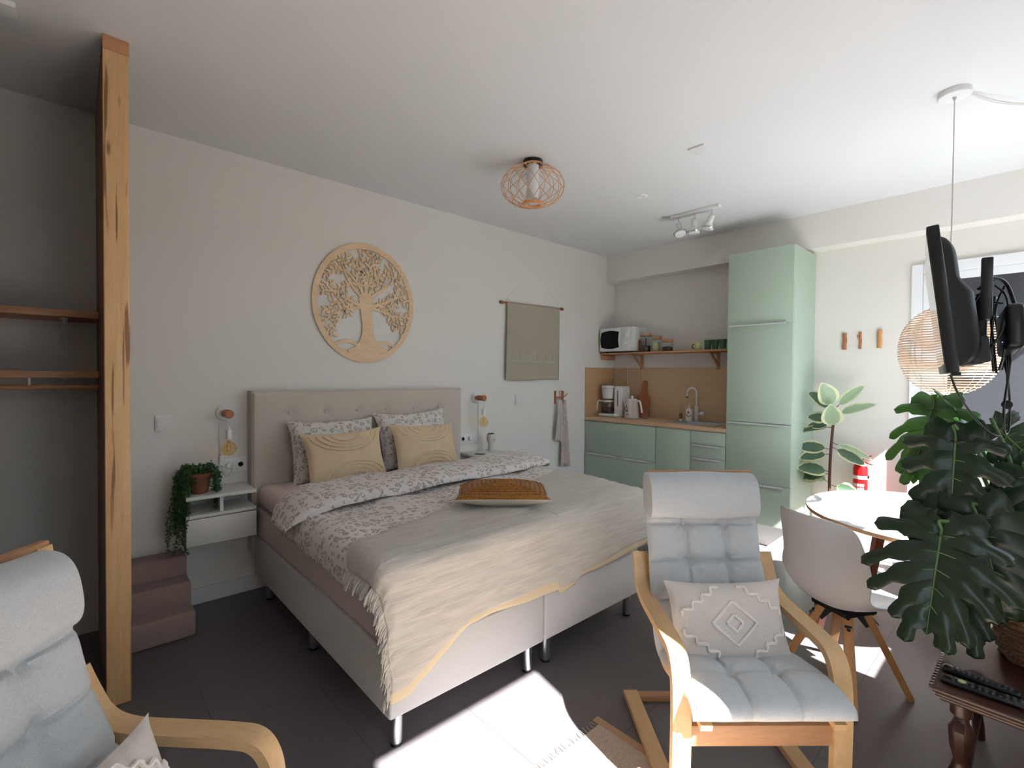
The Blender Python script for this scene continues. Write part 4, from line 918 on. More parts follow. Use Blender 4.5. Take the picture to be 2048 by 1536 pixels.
# smoke alarm ring, cover plate
s_ = thing('recessed_ceiling_fitting', 'small round white fitting set in the ceiling', 'ceiling fitting', (3.561, 2.312, CZ))
MB().lathe([(0.0, -0.006), (0.022, -0.006), (0.027, -0.010), (0.042, -0.008), (0.045, 0.0)], n=32).build('ring', 'white', s_)
s_ = thing('ceiling_cover', 'flat square white cover plate on the ceiling', 'ceiling plate', (3.10, 1.575, CZ))
MB().box((-0.055, -0.055, -0.012), (0.055, 0.055, 0), 0.002).build('plate', 'ceil', s_)
# rattan cage lamp
r_ = thing('rattan_ceiling_lamp', 'round rattan cage ceiling lamp above the bed', 'ceiling lamp', (2.425, 2.47, CZ))
MB().lathe([(0.0, 0), (0.0, -0.028), (0.07, -0.028), (0.07, 0.0)][1:], n=32).build('black_canopy', 'black', r_)
MB().lathe([(0.0, -0.03), (0.042, -0.03), (0.042, -0.27), (0.0, -0.27)], n=28).build('tube_diffuser', 'diffuser', r_)
k = MB(); Rm = 0.226
for sg in (1, -1):
    for i in range(15):
        a0 = 2 * PI * i / 15; pts = []
        for q in range(17):
            t_ = q / 16; ph = math.radians(18) + t_ * math.radians(144); rr_ = Rm * math.sin(ph) ** 0.9; a = a0 + sg * t_ * 1.15
            pts.append((rr_ * math.cos(a), rr_ * math.sin(a), -0.178 + 0.138 * math.cos(ph)))
        k.tube(pts, 0.0022, 5)
k.build('cage_ribs', 'rattan', r_)
MB().tube([(0.062 * math.cos(a), 0.062 * math.sin(a), -0.303) for a in [2 * PI * i / 28 for i in range(28)]], 0.013, 8, closed=True).build('bottom_ring', 'rattan', r_)
MB().tube([(0.075 * math.cos(a), 0.075 * math.sin(a), -0.032) for a in [2 * PI * i / 28 for i in range(28)]], 0.005, 8, closed=True).build('top_ring', 'rattan', r_)
# pendant
p_ = thing('bamboo_pendant_lamp', 'bamboo globe pendant lamp hanging above the dining table', 'pendant lamp', (3.463, 0.350, CZ))
MB().lathe([(0.0, -0.03), (0.066, -0.03), (0.07, -0.026), (0.07, 0.0)], n=36).build('canopy', 'white', p_)
MB().lathe([(0.006, -0.045), (0.010, -0.03)], n=10).tube(smoothpath([(0, 0, -0.03), (0.006, 0, -0.3), (0.010, 0.0, -0.6), (0.0, 0, -0.8), (0.0, 0, -1.14)], 5), 0.0028, 6).build('cord', 'cord', p_)
k = MB(); cz, Rg, Hg = -1.365, 0.212, 0.24
for i in range(36):
    f_ = i / 35; zz = Hg * (1 - 2 * f_) * 0.985; rr_ = Rg * math.sqrt(max(0.03, 1 - (abs(zz) / Hg) ** 2.2))
    k.tube([(rr_ * math.cos(a), rr_ * math.sin(a), cz + zz) for a in [2 * PI * q / 40 for q in range(40)]], 0.0032, 5, closed=True)
k.build('bamboo_hoops', 'bamboo', p_)
k = MB()
for i in range(8):
    a = 2 * PI * i / 8 + 0.2; k.tube([((Rg - 0.005) * math.sqrt(max(0.03, 1 - abs(s_) ** 2.2)) * math.cos(a), (Rg - 0.005) * math.sqrt(max(0.03, 1 - abs(s_) ** 2.2)) * math.sin(a), cz + Hg * s_) for s_ in [1 - 2 * q / 20 for q in range(21)]], 0.002, 5)
k.build('upright_threads', 'cord', p_)
MB().lathe([(0.02, cz + 0.22), (0.022, cz + 0.14), (0.018, cz + 0.135)], n=16).lathe([(0.015, cz + 0.135), (0.035, cz + 0.09), (0.04, cz + 0.06), (0.03, cz + 0.03), (0.0, cz + 0.02)], n=20).build('bulb', 'diffuser', p_)
for k_, (dy, lab) in enumerate(((0.0, 'white cable running along the ceiling to the pendant canopy'), (0.05, 'second thin white cable sagging beside the first on the ceiling'))):
    o = MB().tube(smoothpath([(3.50, 0.30, CZ - 0.018), (3.75, 0.20 - dy, CZ - 0.012 - 0.02 * k_), (4.0, 0.02 - dy, CZ - 0.008), (4.5, -0.3 - dy, CZ - 0.006), (4.9, -0.53, CZ - 0.006)], 5), 0.0028, 6).build('ceiling_cable', 'cord'); tag(o, lab, 'cable')

# ------------------------------------------------------------------ dining table
TX, TY = 3.72, 0.40
t_ = thing('round_dining_table', 'round white dining table with birch edge and brown legs', 'table', (TX, TY, 0))
MB().lathe([(0.0, 0.748), (0.652, 0.748), (0.658, 0.745)], n=72).build('white_top', 'white', t_)
MB().lathe([(0.0, 0.722), (0.655, 0.722), (0.659, 0.725), (0.659, 0.744), (0.655, 0.7465), (0.0, 0.7465)], n=72).build('plywood_edge', 'birchx', t_)
for (x0, y0), (x1, y1) in (((3.42, 0.78), (3.30, 0.90)), ((3.55, 0.55), (3.66, 0.66)), ((4.02, 0.70), (4.14, 0.82)), ((4.05, 0.12), (4.2, 0.0)), ((3.45, 0.12), (3.34, 0.02))):
    if (x0, y0) == (3.55, 0.55): continue
    MB().beam((x0 - TX, y0 - TY, 0.722), (x1 - TX, y1 - TY, 0.0), 0.062, 0.062, bev=0.006, w2=0.045, d2=0.045).build('leg', 'walnut', t_)
for (x, y, ang, lab) in ((3.85, 0.60, -0.5, 'thin glass dish on the far side of the round table'),):
    g = thing('serving_dish', 'shallow glass dish near the middle of the round table', 'dish', (x, y, 0.749))
    MB().lathe([(0.0, 0.002), (0.07, 0.002), (0.11, 0.022), (0.115, 0.022), (0.075, -0.0), (0.0, 0.0)], n=36).build('dish_glass', 'glass', g)
o = MB().box((-0.19, -0.14, 0), (0.19, 0.14, 0.004), 0.001).build('placemat', 'plastic'); o.location = (3.60, 0.62, 0.749); o.rotation_euler = (0, 0, 0.5); tag(o, 'pale placemat on the kitchen side of the round table', 'placemat')
o = MB().box((-0.10, -0.145, 0), (0.10, 0.145, 0.012), 0.002).build('booklet', 'white'); o.location = (3.95, 0.72, 0.749); o.rotation_euler = (0, 0, 1.0); tag(o, 'thin white booklet at the far edge of the round table', 'booklet')

# ------------------------------------------------------------------ dining chairs
def shell(u, v):
    # u across -1..1 ; v from seat front (0) to back top (1); local +y is where the sitter faces
    P = [(0.20, 0.425, 0.215), (0.18, 0.445, 0.235), (0.08, 0.432, 0.252), (-0.08, 0.425, 0.262), (-0.17, 0.455, 0.265), (-0.215, 0.54, 0.268), (-0.235, 0.66, 0.262), (-0.262, 0.80, 0.242), (-0.275, 0.868, 0.215), (-0.278, 0.888, 0.195)]
    f_ = v * (len(P) - 1); i = min(int(f_), len(P) - 2); w = f_ - i
    a, b, c, d = P[max(i - 1, 0)], P[i], P[i + 1], P[min(i + 2, len(P) - 1)]
    q = [0.5 * ((2 * b[k]) + (c[k] - a[k]) * w + (2 * a[k] - 5 * b[k] + 4 * c[k] - d[k]) * w * w + (3 * b[k] - a[k] - 3 * c[k] + d[k]) * w ** 3) for k in range(3)]
    y, z, hw = q; bk = min(1, max(0, (v - 0.35) / 0.25)); cup = abs(u) ** 2.4
    side = 0.085 * math.exp(-((v - 0.42) / 0.22) ** 2) + 0.012
    y += cup * (0.10 * bk * (1 - 0.35 * max(0, v - .7) / .3)) ; z += cup * side * (1 - 0.3 * bk)
    z -= (abs(u) ** 4) * 0.035 * max(0, (v - 0.8) / 0.2)
    return Vector((u * hw * 0.93, y, z))
def dining_chair(loc, rz, feet, lab):
    c = thing('dining_chair', lab, 'chair', loc, rz, 'white shell dining chairs')
    k = MB(); k.grid(30, 44, lambda a, b: shell(a * 2 - 1, b)); o = k.build('seat_shell', 'shell', c); solid(o, 0.011); subs(o, 1)
    k = MB(); k.grid(20, 16, lambda a, b: shell(a * 1.66 - 0.83, 0.03 + b * 0.36) + Vector((0, 0, 0.012 + 0.018 * (1 - abs(2 * a - 1) ** 4) * (1 - abs(2 * b - 1) ** 4)))); o = k.build('seat_pad', 'white', c); solid(o, 0.012)
    hub = MB().box((-0.10, -0.10, 0.385), (0.10, 0.10, 0.412), 0.01)
    for fx, fy in feet: d = Vector((fx, fy, 0)).normalized(); hub.beam(d * 0.06 + Vector((0, 0, 0.395)), d * 0.115 + Vector((0, 0, 0.33)), 0.03, 0.055)
    hub.build('leg_mount', 'blackm', c)
    for fx, fy in feet:
        d = Vector((fx, fy, 0)).normalized(); top = d * 0.085 + Vector((0, 0, 0.405)); bot = Vector((fx, fy, 0.0)); bot = top + (bot - top) * 1.0
        s = Vector((-d.y, d.x, 0))
        l_ = MB().beam(top, bot, 0.034, 0.046, up=s, bev=0.004, w2=0.028, d2=0.036).build('leg', 'beech', c)
        nrm = (d - (bot - top).normalized() * d.dot((bot - top).normalized())).normalized(); ax = (bot - top).normalized()
        q = MB()
        for e in (0.035, 0.085):
            cc = top + ax * e + nrm * 0.021; q.tube([cc, cc + nrm * 0.005], 0.008, 10)
        q.build('screw', 'black', l_)
    return c
ca, r2 = (2.90, 0.665), math.atan2(-0.78, 0.62)
def tolocal(px, py, c, rz): dx, dy = px - c[0], py - c[1]; return (dx * math.cos(-rz) - dy * math.sin(-rz), dx * math.sin(-rz) + dy * math.cos(-rz))
rz1 = math.atan2(-0.46, 0.89) - PI / 2
feet = [tolocal(x, y, (2.83, 0.635), rz1) for x, y in ((2.555, 0.523), (2.927, 0.373), (2.72, 0.895), (3.10, 0.75))]
dining_chair((2.885, 0.665, 0), rz1, feet, 'white shell dining chair with splayed beech legs, turned away, nearest the armchair')
fstd = [(-0.20, 0.20), (0.20, 0.20), (0.20, -0.20), (-0.20, -0.20)]
dining_chair((3.62, -0.10, 0), 0.12, fstd, 'white shell dining chair half hidden behind the monstera leaves')
dining_chair((4.47, 0.42, 0), PI / 2 - 0.1, fstd, 'white shell dining chair on the far side of the round table, by the door')

# ------------------------------------------------------------------ bentwood armchairs
def band(mb, path, x0, x1, th):
    """flat bent lamination: path in (y,z), from x0 to x1, thickness th"""
    P = smoothpath([(0, a, b) for a, b in path], 5); n = len(P); A = []
    for i, p in enumerate(P):
        t0 = P[max(i - 1, 0)]; t1 = P[min(i + 1, n - 1)]; tg = (t1 - t0).normalized(); nn = Vector((0, -tg.z, tg.y))
        A.append([mb.bm.verts.new((x, p.y + nn.y * s * th / 2, p.z + nn.z * s * th / 2)) for x, s in ((x0, 1), (x1, 1), (x1, -1), (x0, -1))])
    for a, b in zip(A, A[1:]):
        for k in range(4): mb.bm.faces.new((a[k], a[(k + 1) % 4], b[(k + 1) % 4], b[k]))
    mb.bm.faces.new(A[0][::-1]); mb.bm.faces.new(A[-1]); return mb
CP = smoothpath([(0, -0.385, 0.415), (0, -0.36, 0.445), (0, -0.26, 0.455), (0, -0.12, 0.435), (0, -0.01, 0.42), (0, 0.055, 0.47), (0, 0.105, 0.58), (0, 0.155, 0.72), (0, 0.20, 0.88), (0, 0.225, 1.0), (0, 0.24, 1.095)], 8)
CL = [0.0]
for a, b in zip(CP, CP[1:]): CL.append(CL[-1] + (b - a).length)
def cpos(t):
    s = t * CL[-1]
    for i in range(len(CP) - 1):
        if s <= CL[i + 1] or i == len(CP) - 2:
            w = (s - CL[i]) / max(1e-9, CL[i + 1] - CL[i]); p = CP[i].lerp(CP[i + 1], min(1, w)); tg = (CP[i + 1] - CP[i]).normalized(); return p, Vector((0, -tg.z, tg.y))
def cushion(t0, t1, hw, th, nt=170, x0=-0.015):
    hw0 = hw; mb = MB(); rows = []; seamt = [0.15, 0.35, 0.54, 0.68, 0.82]; xs_ = (-hw / 3, hw / 3)
    TX_ = [(-1 + 2 * i / 60) for i in range(61)]; BX_ = [(1 - 2 * i / 10) for i in range(1, 10)]
    for j in range(nt + 1):
        t = t0 + (t1 - t0) * j / nt; p, nn = cpos(t); row = []; hw = hw0 * (1.07 - 0.11 * min(1, max(0, (t - 0.2) / 0.5))); x0 = -0.0 - 0.014 * min(1, max(0, (t - 0.2) / 0.5))
        e = min(j, nt - j) / nt * CL[-1] * (t1 - t0); ec = math.sqrt(max(0, 1 - max(0, 1 - e / 0.028) ** 2))
        for top, lst in ((True, TX_), (False, BX_)):
            for a in lst:
                X = hw * a; g = math.sqrt(max(0, 1 - abs(a) ** 9)); h = (1 if top else -1) * th / 2 * g * max(0.12, ec)
                if top:
                    d1 = min(abs(t - s) for s in seamt) * CL[-1]; d2 = min(abs(X - s) for s in xs_)
                    dep = 0.011 * math.exp(-(d1 / 0.007) ** 2) + 0.006 * math.exp(-(d1 / 0.025) ** 2) + 0.011 * math.exp(-(d2 / 0.007) ** 2) + 0.006 * math.exp(-(d2 / 0.025) ** 2) + 0.013 * math.exp(-(d1 * d1 + d2 * d2) / 0.0012)
                    r_ = math.atan2(d1, d2); dep += 0.004 * math.sin(r_ * 9 + X * 20) * math.exp(-(d1 * d1 + d2 * d2) / 0.004)
                    h += (0.008 - min(dep, 0.032)) * min(1, ec) * g + 0.004 * nz(X * 3, t * 4, 3, 1)
                row.append(mb.bm.verts.new((x0 + X, p.y + nn.y * h, p.z + nn.z * h)))
        rows.append(row)
    nx = len(rows[0])
    for A, B in zip(rows, rows[1:]):
        for i in range(nx): mb.bm.faces.new((A[i], A[(i + 1) % nx], B[(i + 1) % nx], B[i]))
    mb.bm.faces.new(rows[0]); mb.bm.faces.new(rows[-1][::-1]); return mb
def armchair(loc, rz, lab, dx=0.0):
    c = thing('bentwood_armchair', lab, 'armchair', loc, rz, 'bentwood armchairs with light grey cushions')
    for sx, side in ((-1, 'left'), (1, 'right')):
        x0, x1 = (-0.315, -0.25) if sx < 0 else (0.25, 0.315)
        k = MB(); band(k, [(0.36, 0.018), (0.1, 0.018), (-0.16, 0.018), (-0.255, 0.04), (-0.29, 0.12), (-0.296, 0.25), (-0.296, 0.40), (-0.284, 0.505), (-0.245, 0.565), (-0.17, 0.580), (-0.03, 0.588), (0.10, 0.598), (0.165, 0.628), (0.205, 0.69), (0.235, 0.752)], x0, x1, 0.028)
        k.build('arm_frame', 'birch', c)
        xi = (-0.245, -0.205) if sx < 0 else (0.205, 0.245)
        k = MB(); band(k, [(-0.375, 0.385), (-0.28, 0.402), (-0.12, 0.385), (-0.0, 0.372), (0.06, 0.40), (0.115, 0.50), (0.17, 0.66), (0.22, 0.85), (0.25, 1.0), (0.268, 1.105)], xi[0], xi[1], 0.024)
        k.build('seat_frame', 'birch', c)
    MB().box((-0.25, -0.30, 0.265), (0.25, -0.275, 0.338), 0.003).build('front_rail', 'birchx', c)
    MB().box((-0.255, 0.315, 0.002), (0.255, 0.355, 0.03), 0.003).build('rear_rail', 'birchx', c)
    MB().box((-0.245, 0.262, 1.06), (0.245, 0.285, 1.118), 0.004).build('top_rail', 'birchx', c)
    MB().box((-0.25, 0.21, 0.66), (0.25, 0.235, 0.71), 0.004).build('back_rail', 'birchx', c)
    cu = cushion(0.0, 0.985, 0.258, 0.072).build('seat_cushion', 'greyf', c)
    # head roll
    mb = MB(); rows = []
    for j in range(41):
        u = -1 + 2 * j / 40; q = math.sqrt(max(0, 1 - max(0, (abs(u) - 0.93) / 0.07) ** 2)) * 0.93 + 0.07; row = []
        for i in range(36):
            a = 2 * PI * i / 36; cy, cz = math.cos(a), math.sin(a)
            yy = (abs(cy) ** 0.75) * (1 if cy > 0 else -1) * 0.072 * q; zz = (abs(cz) ** 0.75) * (1 if cz > 0 else -1) * 0.096 * (0.93 + 0.07 * q)
            row.append(mb.bm.verts.new((-0.030 + dx + u * 0.247, 0.185 + yy + zz * 0.17, 1.025 + zz + 0.003 * math.sin(u * 4 + a))))
        rows.append(row)
    for A, B in zip(rows, rows[1:]):
        for i in range(36): mb.bm.faces.new((A[i], A[(i + 1) % 36], B[(i + 1) % 36], B[i]))
    mb.bm.faces.new(rows[0]); mb.bm.faces.new(rows[-1][::-1]); mb.build('head_cushion', 'greyf', c)
    return c
A1 = (1.966, 0.865, 0); R1 = math.radians(-41.3); A2 = (-0.01, 1.35, 0); R2 = math.radians(48.8)
armchair(A1, R1, 'bentwood armchair with light grey cushion at the foot of the bed, facing the camera')
armchair(A2, R2, 'bentwood armchair with light grey cushion in the left foreground beside the wooden post', -0.035)
# cream cushions on the armchairs
def cream_cushion(loc, rz, c, xd, yd, lab, w=0.46, h=0.30, t=0.12):
    o = pillow_mb(w, h, t, 0.05, seed=loc[0] * 3, wr=0.006).build('cream_cushion', 'cream')
    R = Matrix.Rotation(rz, 4, 'Z'); T = Matrix.Translation(Vector(loc))
    x = Vector(xd).normalized(); y = Vector(yd); y = (y - x * y.dot(x)).normalized(); z = x.cross(y)
    m = Matrix((x, y, z)).transposed().to_4x4(); m.translation = Vector(c); o.matrix_world = T @ R @ m
    tag(o, lab, 'cushion', 'cream cushions with tufted diamonds')
    def dia(cx, cy, a, b): 
        P = [(cx - a, cy), (cx, cy + b), (cx + a, cy), (cx, cy - b), (cx - a, cy)]; return [(P[i][0] + (P[i + 1][0] - P[i][0]) * q / 8, P[i][1] + (P[i + 1][1] - P[i][1]) * q / 8) for i in range(4) for q in range(9)]
    lines = [dia(0.02, -0.02, 0.40, 0.56), dia(0.02, -0.02, 0.15, 0.22)]
    for sx in (-1, 1):
        for sy in (-1, 1):
            pts = []; x, y = 0.16, 0.90
            for q in range(4):
                pts += [(x, y), (x + 0.07, y), (x + 0.14, y), (x + 0.16, y - 0.06), (x + 0.16, y - 0.13), (x + 0.17, y - 0.17)]; x += 0.185; y -= 0.19
            lines.append([(0.02 + sx * a, sy * b) for a, b in pts if a < 0.93])
    tuft_lines(o, w, h, t, lines, 'creamt', 0.006, 'tufted_diamonds')
    return o
cream_cushion(A1, R1, (-0.005, -0.045, 0.575), (1, -0.02, 0.02), (0.0, 0.38, 0.92), 'cream cushion with tufted diamonds on the armchair at the foot of the bed')
cream_cushion(A2, R2, (-0.03, -0.075, 0.565), (1, 0.05, -0.10), (0.0, 0.38, 0.92), 'cream cushion with tufted pattern on the left foreground armchair')
# rug
r_ = thing('rug', 'beige woven rug with a tan border lying in the sun patch', 'rug', (1.75, 1.345, 0))
MB().box((-1.35, -1.5, 0.0005), (-0.03, -0.045, 0.008), 0.002).build('woven_field', 'rug', r_)
k = MB(); k.box((-0.034, -1.5, 0.0005), (0.004, -0.01, 0.009), 0.002); 
k.build('border', 'rugb', r_)
k = MB(); random.seed(8)
for i in range(60): x = -1.34 + i * 0.022; k.tube([(x, -0.046, 0.005), (x + random.uniform(-.006, .006), -0.03, 0.004), (x + random.uniform(-.01, .01), -0.015 + random.uniform(0, .01), 0.003)], 0.0015, 4)
o = k.build('rug_fringe', 'rug', r_); o['kind'] = 'stuff'

# ------------------------------------------------------------------ television on its arm
tv = thing('television', 'black flat television seen edge-on, tilted down on a wall arm', 'television', (2.295, 0.262, 1.79), math.radians(7.5))
T = Matrix.Rotation(math.radians(-7), 3, 'X')      # tilt: the top leans to +y
def tvb(lo, hi, bev, name, mt, par, seg=2):
    mb = MB().box(lo, hi, bev, seg=seg)
    for v in mb.bm.verts: v.co = T @ v.co
    return mb.build(name, mt, par)
p = tvb((-0.385, -0.018, -0.222), (0.385, 0.012, 0.222), 0.004, 'bezel', 'black', tv)
tvb((-0.367, 0.0115, -0.195), (0.367, 0.0135, 0.205), 0.0, 'screen', 'screen', tv)
k = MB(); 
def bulge(u, v):
    x = -0.36 + 0.72 * u; z = -0.205 + 0.40 * v; e = min(1, min(u, 1 - u) / 0.10); f_ = min(1, min(v, 1 - v) / 0.16)
    lo_ = 1.0 if v < 0.62 else 0.55 + 0.45 * math.cos(PI * min(1, (v - 0.62) / 0.12)) * 0.5 + 0.225 - 0.225
    y = -0.016 - (0.062 if v < 0.55 else (0.062 - 0.026 * min(1, (v - 0.55) / 0.12))) * math.sqrt(max(0, 1 - (1 - e) ** 2)) * math.sqrt(max(0, 1 - (1 - f_) ** 2)); return T @ Vector((x, y, z))
k.grid(40, 40, bulge); k.build('rear_housing', 'blackm', tv)
tvb((-0.30, -0.095, -0.20), (0.30, -0.05, -0.12), 0.008, 'speaker_bar', 'blackm', tv)
tvb((-0.385, -0.02, -0.232), (-0.33, 0.002, -0.222), 0.001, 'control_buttons', 'black', tv)
m_ = thing('television_mount', 'black jointed wall arm behind the television', 'tv mount', (2.295, 0.262, 1.79), math.radians(7.5))
k = MB(); k.box((-0.12, -0.118, -0.11), (-0.09, -0.09, 0.04), 0.003); k.box((0.09, -0.118, -0.11), (0.12, -0.09, 0.04), 0.003); k.box((-0.12, -0.13, -0.05), (0.12, -0.115, 0.05), 0.003); k.build('bracket_plate', 'black', m_)
MB().box((-0.178, -0.125, -0.05), (-0.148, -0.098, 0.145), 0.003).build('upright_rail', 'black', m_)
k = MB(); k.beam((0, -0.13, 0), (0.35, -0.40, 0.0), 0.03, 0.05, bev=0.004); k.beam((0.35, -0.40, -0.03), (0.05, -0.79, -0.03), 0.03, 0.05, bev=0.004); k.tube([(0.35, -0.40, -0.06), (0.35, -0.40, 0.04)], 0.022, 16); k.tube([(0, -0.13, -0.04), (0, -0.13, 0.04)], 0.02, 16); k.build('swing_arm', 'black', m_)
k = MB().box((0.0, -0.835, -0.14), (0.12, -0.79, 0.06), 0.004); k.build('wall_plate', 'black', m_)
# media box strapped behind
b_ = thing('media_box', 'black set-top box with a blue light hanging behind the television', 'media box', (2.165, 0.075, 1.70), 0.2)
MB().box((-0.075, -0.022, -0.07), (0.075, 0.022, 0.07), 0.016, seg=3, rot=Matrix.Rotation(0.22, 3, 'Y')).build('casing', 'black', b_)
lm, lt, lb = base('blue_led', 0.4); lb.inputs['Emission Color'].default_value = (0.15, 0.12, 1, 1); lb.inputs['Emission Strength'].default_value = 8
MB().lathe([(0.0015, 0.0), (0.0, 0.001)], (-0.012, -0.0235, -0.03), n=8, axis='Y').lathe([(0.002, 0.0), (0.0, -0.001)], (-0.035, 0.0235, -0.035), n=8, axis='Y').build('blue_light', lm, b_)
k = MB()
random.seed(13)
for i in range(7):
    a = Vector((2.18 + random.uniform(-.05, .05), 0.10 + random.uniform(-.03, .03), 1.78 + random.uniform(-.05, .12))); b = Vector((2.12 + random.uniform(-.06, .1), 0.12 + random.uniform(-.04, .03), 1.60 + random.uniform(-.04, .05)))
    m1 = (a + b) / 2 + Vector((random.uniform(-.09, .09), random.uniform(-.04, .04), random.uniform(-.03, .1)))
    k.tube(smoothpath([a, m1, b], 8), random.uniform(0.0028, 0.004), 8)
o = k.build('cable_tangle', 'black'); o['kind'] = 'stuff'; tag(o, 'tangle of glossy black cables between television and media box', 'cables')
k = MB()
for s in (0, 0.006, -0.006):
    k.tube(smoothpath([(2.20, 0.08 + s, 1.62), (2.20, 0.08, 1.54), (2.175 + s, 0.085, 1.47), (2.19 + s, 0.085, 1.395), (2.215, 0.08, 1.375), (2.235, 0.075, 1.40), (2.235 - s, 0.075, 1.48), (2.21, 0.08, 1.55)], 6), 0.003, 8)
k.tube([(2.205, 0.08, 1.47), (2.225, 0.08, 1.47)], 0.014, 10)
o = k.build('coiled_cable', 'black'); tag(o, 'looped bundle of black cable hanging under the media box', 'cable')
o = MB().tube(smoothpath([(2.04, 0.20, 1.565), (2.05, 0.18, 1.50), (2.09, 0.14, 1.42), (2.13, 0.11, 1.38), (2.17, 0.09, 1.37)], 6), 0.003, 8).build('tv_cable', 'black'); tag(o, 'single black cable curving down from the bottom of the television', 'cable')
for dz, lab in ((0.0, 'thick black cable arching above the media box'), ):
    o = MB().tube(smoothpath([(2.16, 0.15, 1.84), (2.19, 0.12, 1.875), (2.24, 0.09, 1.86), (2.26, 0.07, 1.79)], 6), 0.005, 8).build('arching_cable', 'black'); tag(o, lab, 'cable')

# ------------------------------------------------------------------ side table with monstera
s_ = thing('carved_side_table', 'dark carved wooden side table under the monstera', 'side table', (2.165, 0.24, 0))
k = MB(); prof = [(0.0, 0.468), (0.008, 0.462), (0.012, 0.474), (0.003, 0.480), (0.0, 0.488), (0.004, 0.498), (0.010, 0.50)]
k.box((0.0, -0.50, 0.484), (0.80, 0.0, 0.502), 0.005); k.box((0.008, -0.492, 0.470), (0.792, -0.008, 0.485), 0.004); k.box((0.02, -0.48, 0.455), (0.78, -0.02, 0.470), 0.003); k.build('table_top', 'mahog', s_)
k = MB(); random.seed(3)
for i in range(34): x = 0.02 + i * 0.023; k.lathe([(0.0, -0.006), (0.011, -0.004), (0.011, 0.006), (0.0, 0.008)], (x, 0.0, 0.493), n=8)
k.build('scalloped_edge', 'mahog', s_)
for x, y in ((0.07, -0.07), (0.73, -0.07), (0.07, -0.43), (0.73, -0.43)):
    l_ = MB().lathe([(0.0, 0.455), (0.030, 0.455), (0.030, 0.41), (0.018, 0.40), (0.022, 0.385), (0.034, 0.36), (0.030, 0.30), (0.018, 0.25), (0.024, 0.225), (0.036, 0.19), (0.030, 0.13), (0.018, 0.10), (0.024, 0.06), (0.028, 0.0), (0.0, 0.0)], (x, y, 0), n=24).build('leg', 'mahog', s_)
    MB().prism([(x - 0.03 if x < .4 else x + 0.03, 0.39), (x - 0.055 if x < .4 else x + 0.055, 0.37), (x - 0.055 if x < .4 else x + 0.055, 0.31), (x - 0.042 if x < .4 else x + 0.042, 0.26), (x, 0.30)], y - 0.012, y + 0.012).build('carved_wing', 'mahog', l_)
k = MB(); k.box((0.05, -0.085, 0.09), (0.75, -0.055, 0.12), 0.004); k.box((0.05, -0.445, 0.09), (0.75, -0.415, 0.12), 0.004); k.box((0.055, -0.43, 0.09), (0.085, -0.07, 0.12), 0.004); k.build('stretcher', 'mahog', s_)
# remotes
def remote(loc, rz, L_, w, lab, col):
    r = thing('remote_control', lab, 'remote control', loc, rz, 'remote controls on the side table')
    MB().box((-w / 2, -L_ / 2, 0), (w / 2, L_ / 2, 0.018), 0.007, seg=3).build('body', 'black', r)
    k = MB()
    for i in range(11):
        for j in range(3 if i != 3 else 1): k.box((-w * 0.3 + j * w * 0.27 - 0.004, -L_ / 2 + 0.02 + i * (L_ - 0.04) / 11, 0.0175), (-w * 0.3 + j * w * 0.27 + 0.005, -L_ / 2 + 0.028 + i * (L_ - 0.04) / 11, 0.0198), 0.001)
    k.build('buttons', 'slate', r)
    if col: MB().lathe([(0.0, 0.021), (0.011, 0.020), (0.012, 0.017)], (0, L_ / 2 - 0.055, 0), n=20).build('round_button', 'lime', r)
remote((2.235, 0.115, 0.503), 0.02, 0.22, 0.046, 'black remote control nearest the table edge, with a round green button', True)
remote((2.31, 0.13, 0.503), -0.10, 0.20, 0.042, 'black remote control lying behind the other one', False)
# basket planter
b_ = thing('monstera', 'large monstera with split leaves in a woven seagrass basket', 'potted plant', (2.66, -0.035, 0.503))
MB().lathe([(0.0, 0), (0.12, 0.0), (0.135, 0.02), (0.15, 0.10), (0.148, 0.18), (0.135, 0.21), (0.125, 0.21), (0.13, 0.17), (0.0, 0.165)], n=40).build('basket', 'basket', b_)
k = MB(); random.seed(17)
for i in range(11):
    z = 0.012 + i * 0.019; rr_ = 0.128 + 0.024 * math.sin(min(1, z / 0.14) * PI / 2)
    if z > 0.17: rr_ -= 0.010
    k.tube([((rr_ + 0.004 * math.sin(q * 1.9 + i * 3)) * math.cos(2 * PI * q / 48), (rr_ + 0.004 * math.sin(q * 1.9 + i * 3)) * math.sin(2 * PI * q / 48), z + 0.003 * math.sin(q * 1.3 + i)) for q in range(48)], 0.0095, 6, closed=True)
k.build('woven_rows', 'basket', b_)
BO = Vector((2.66, -0.035, 0.503))
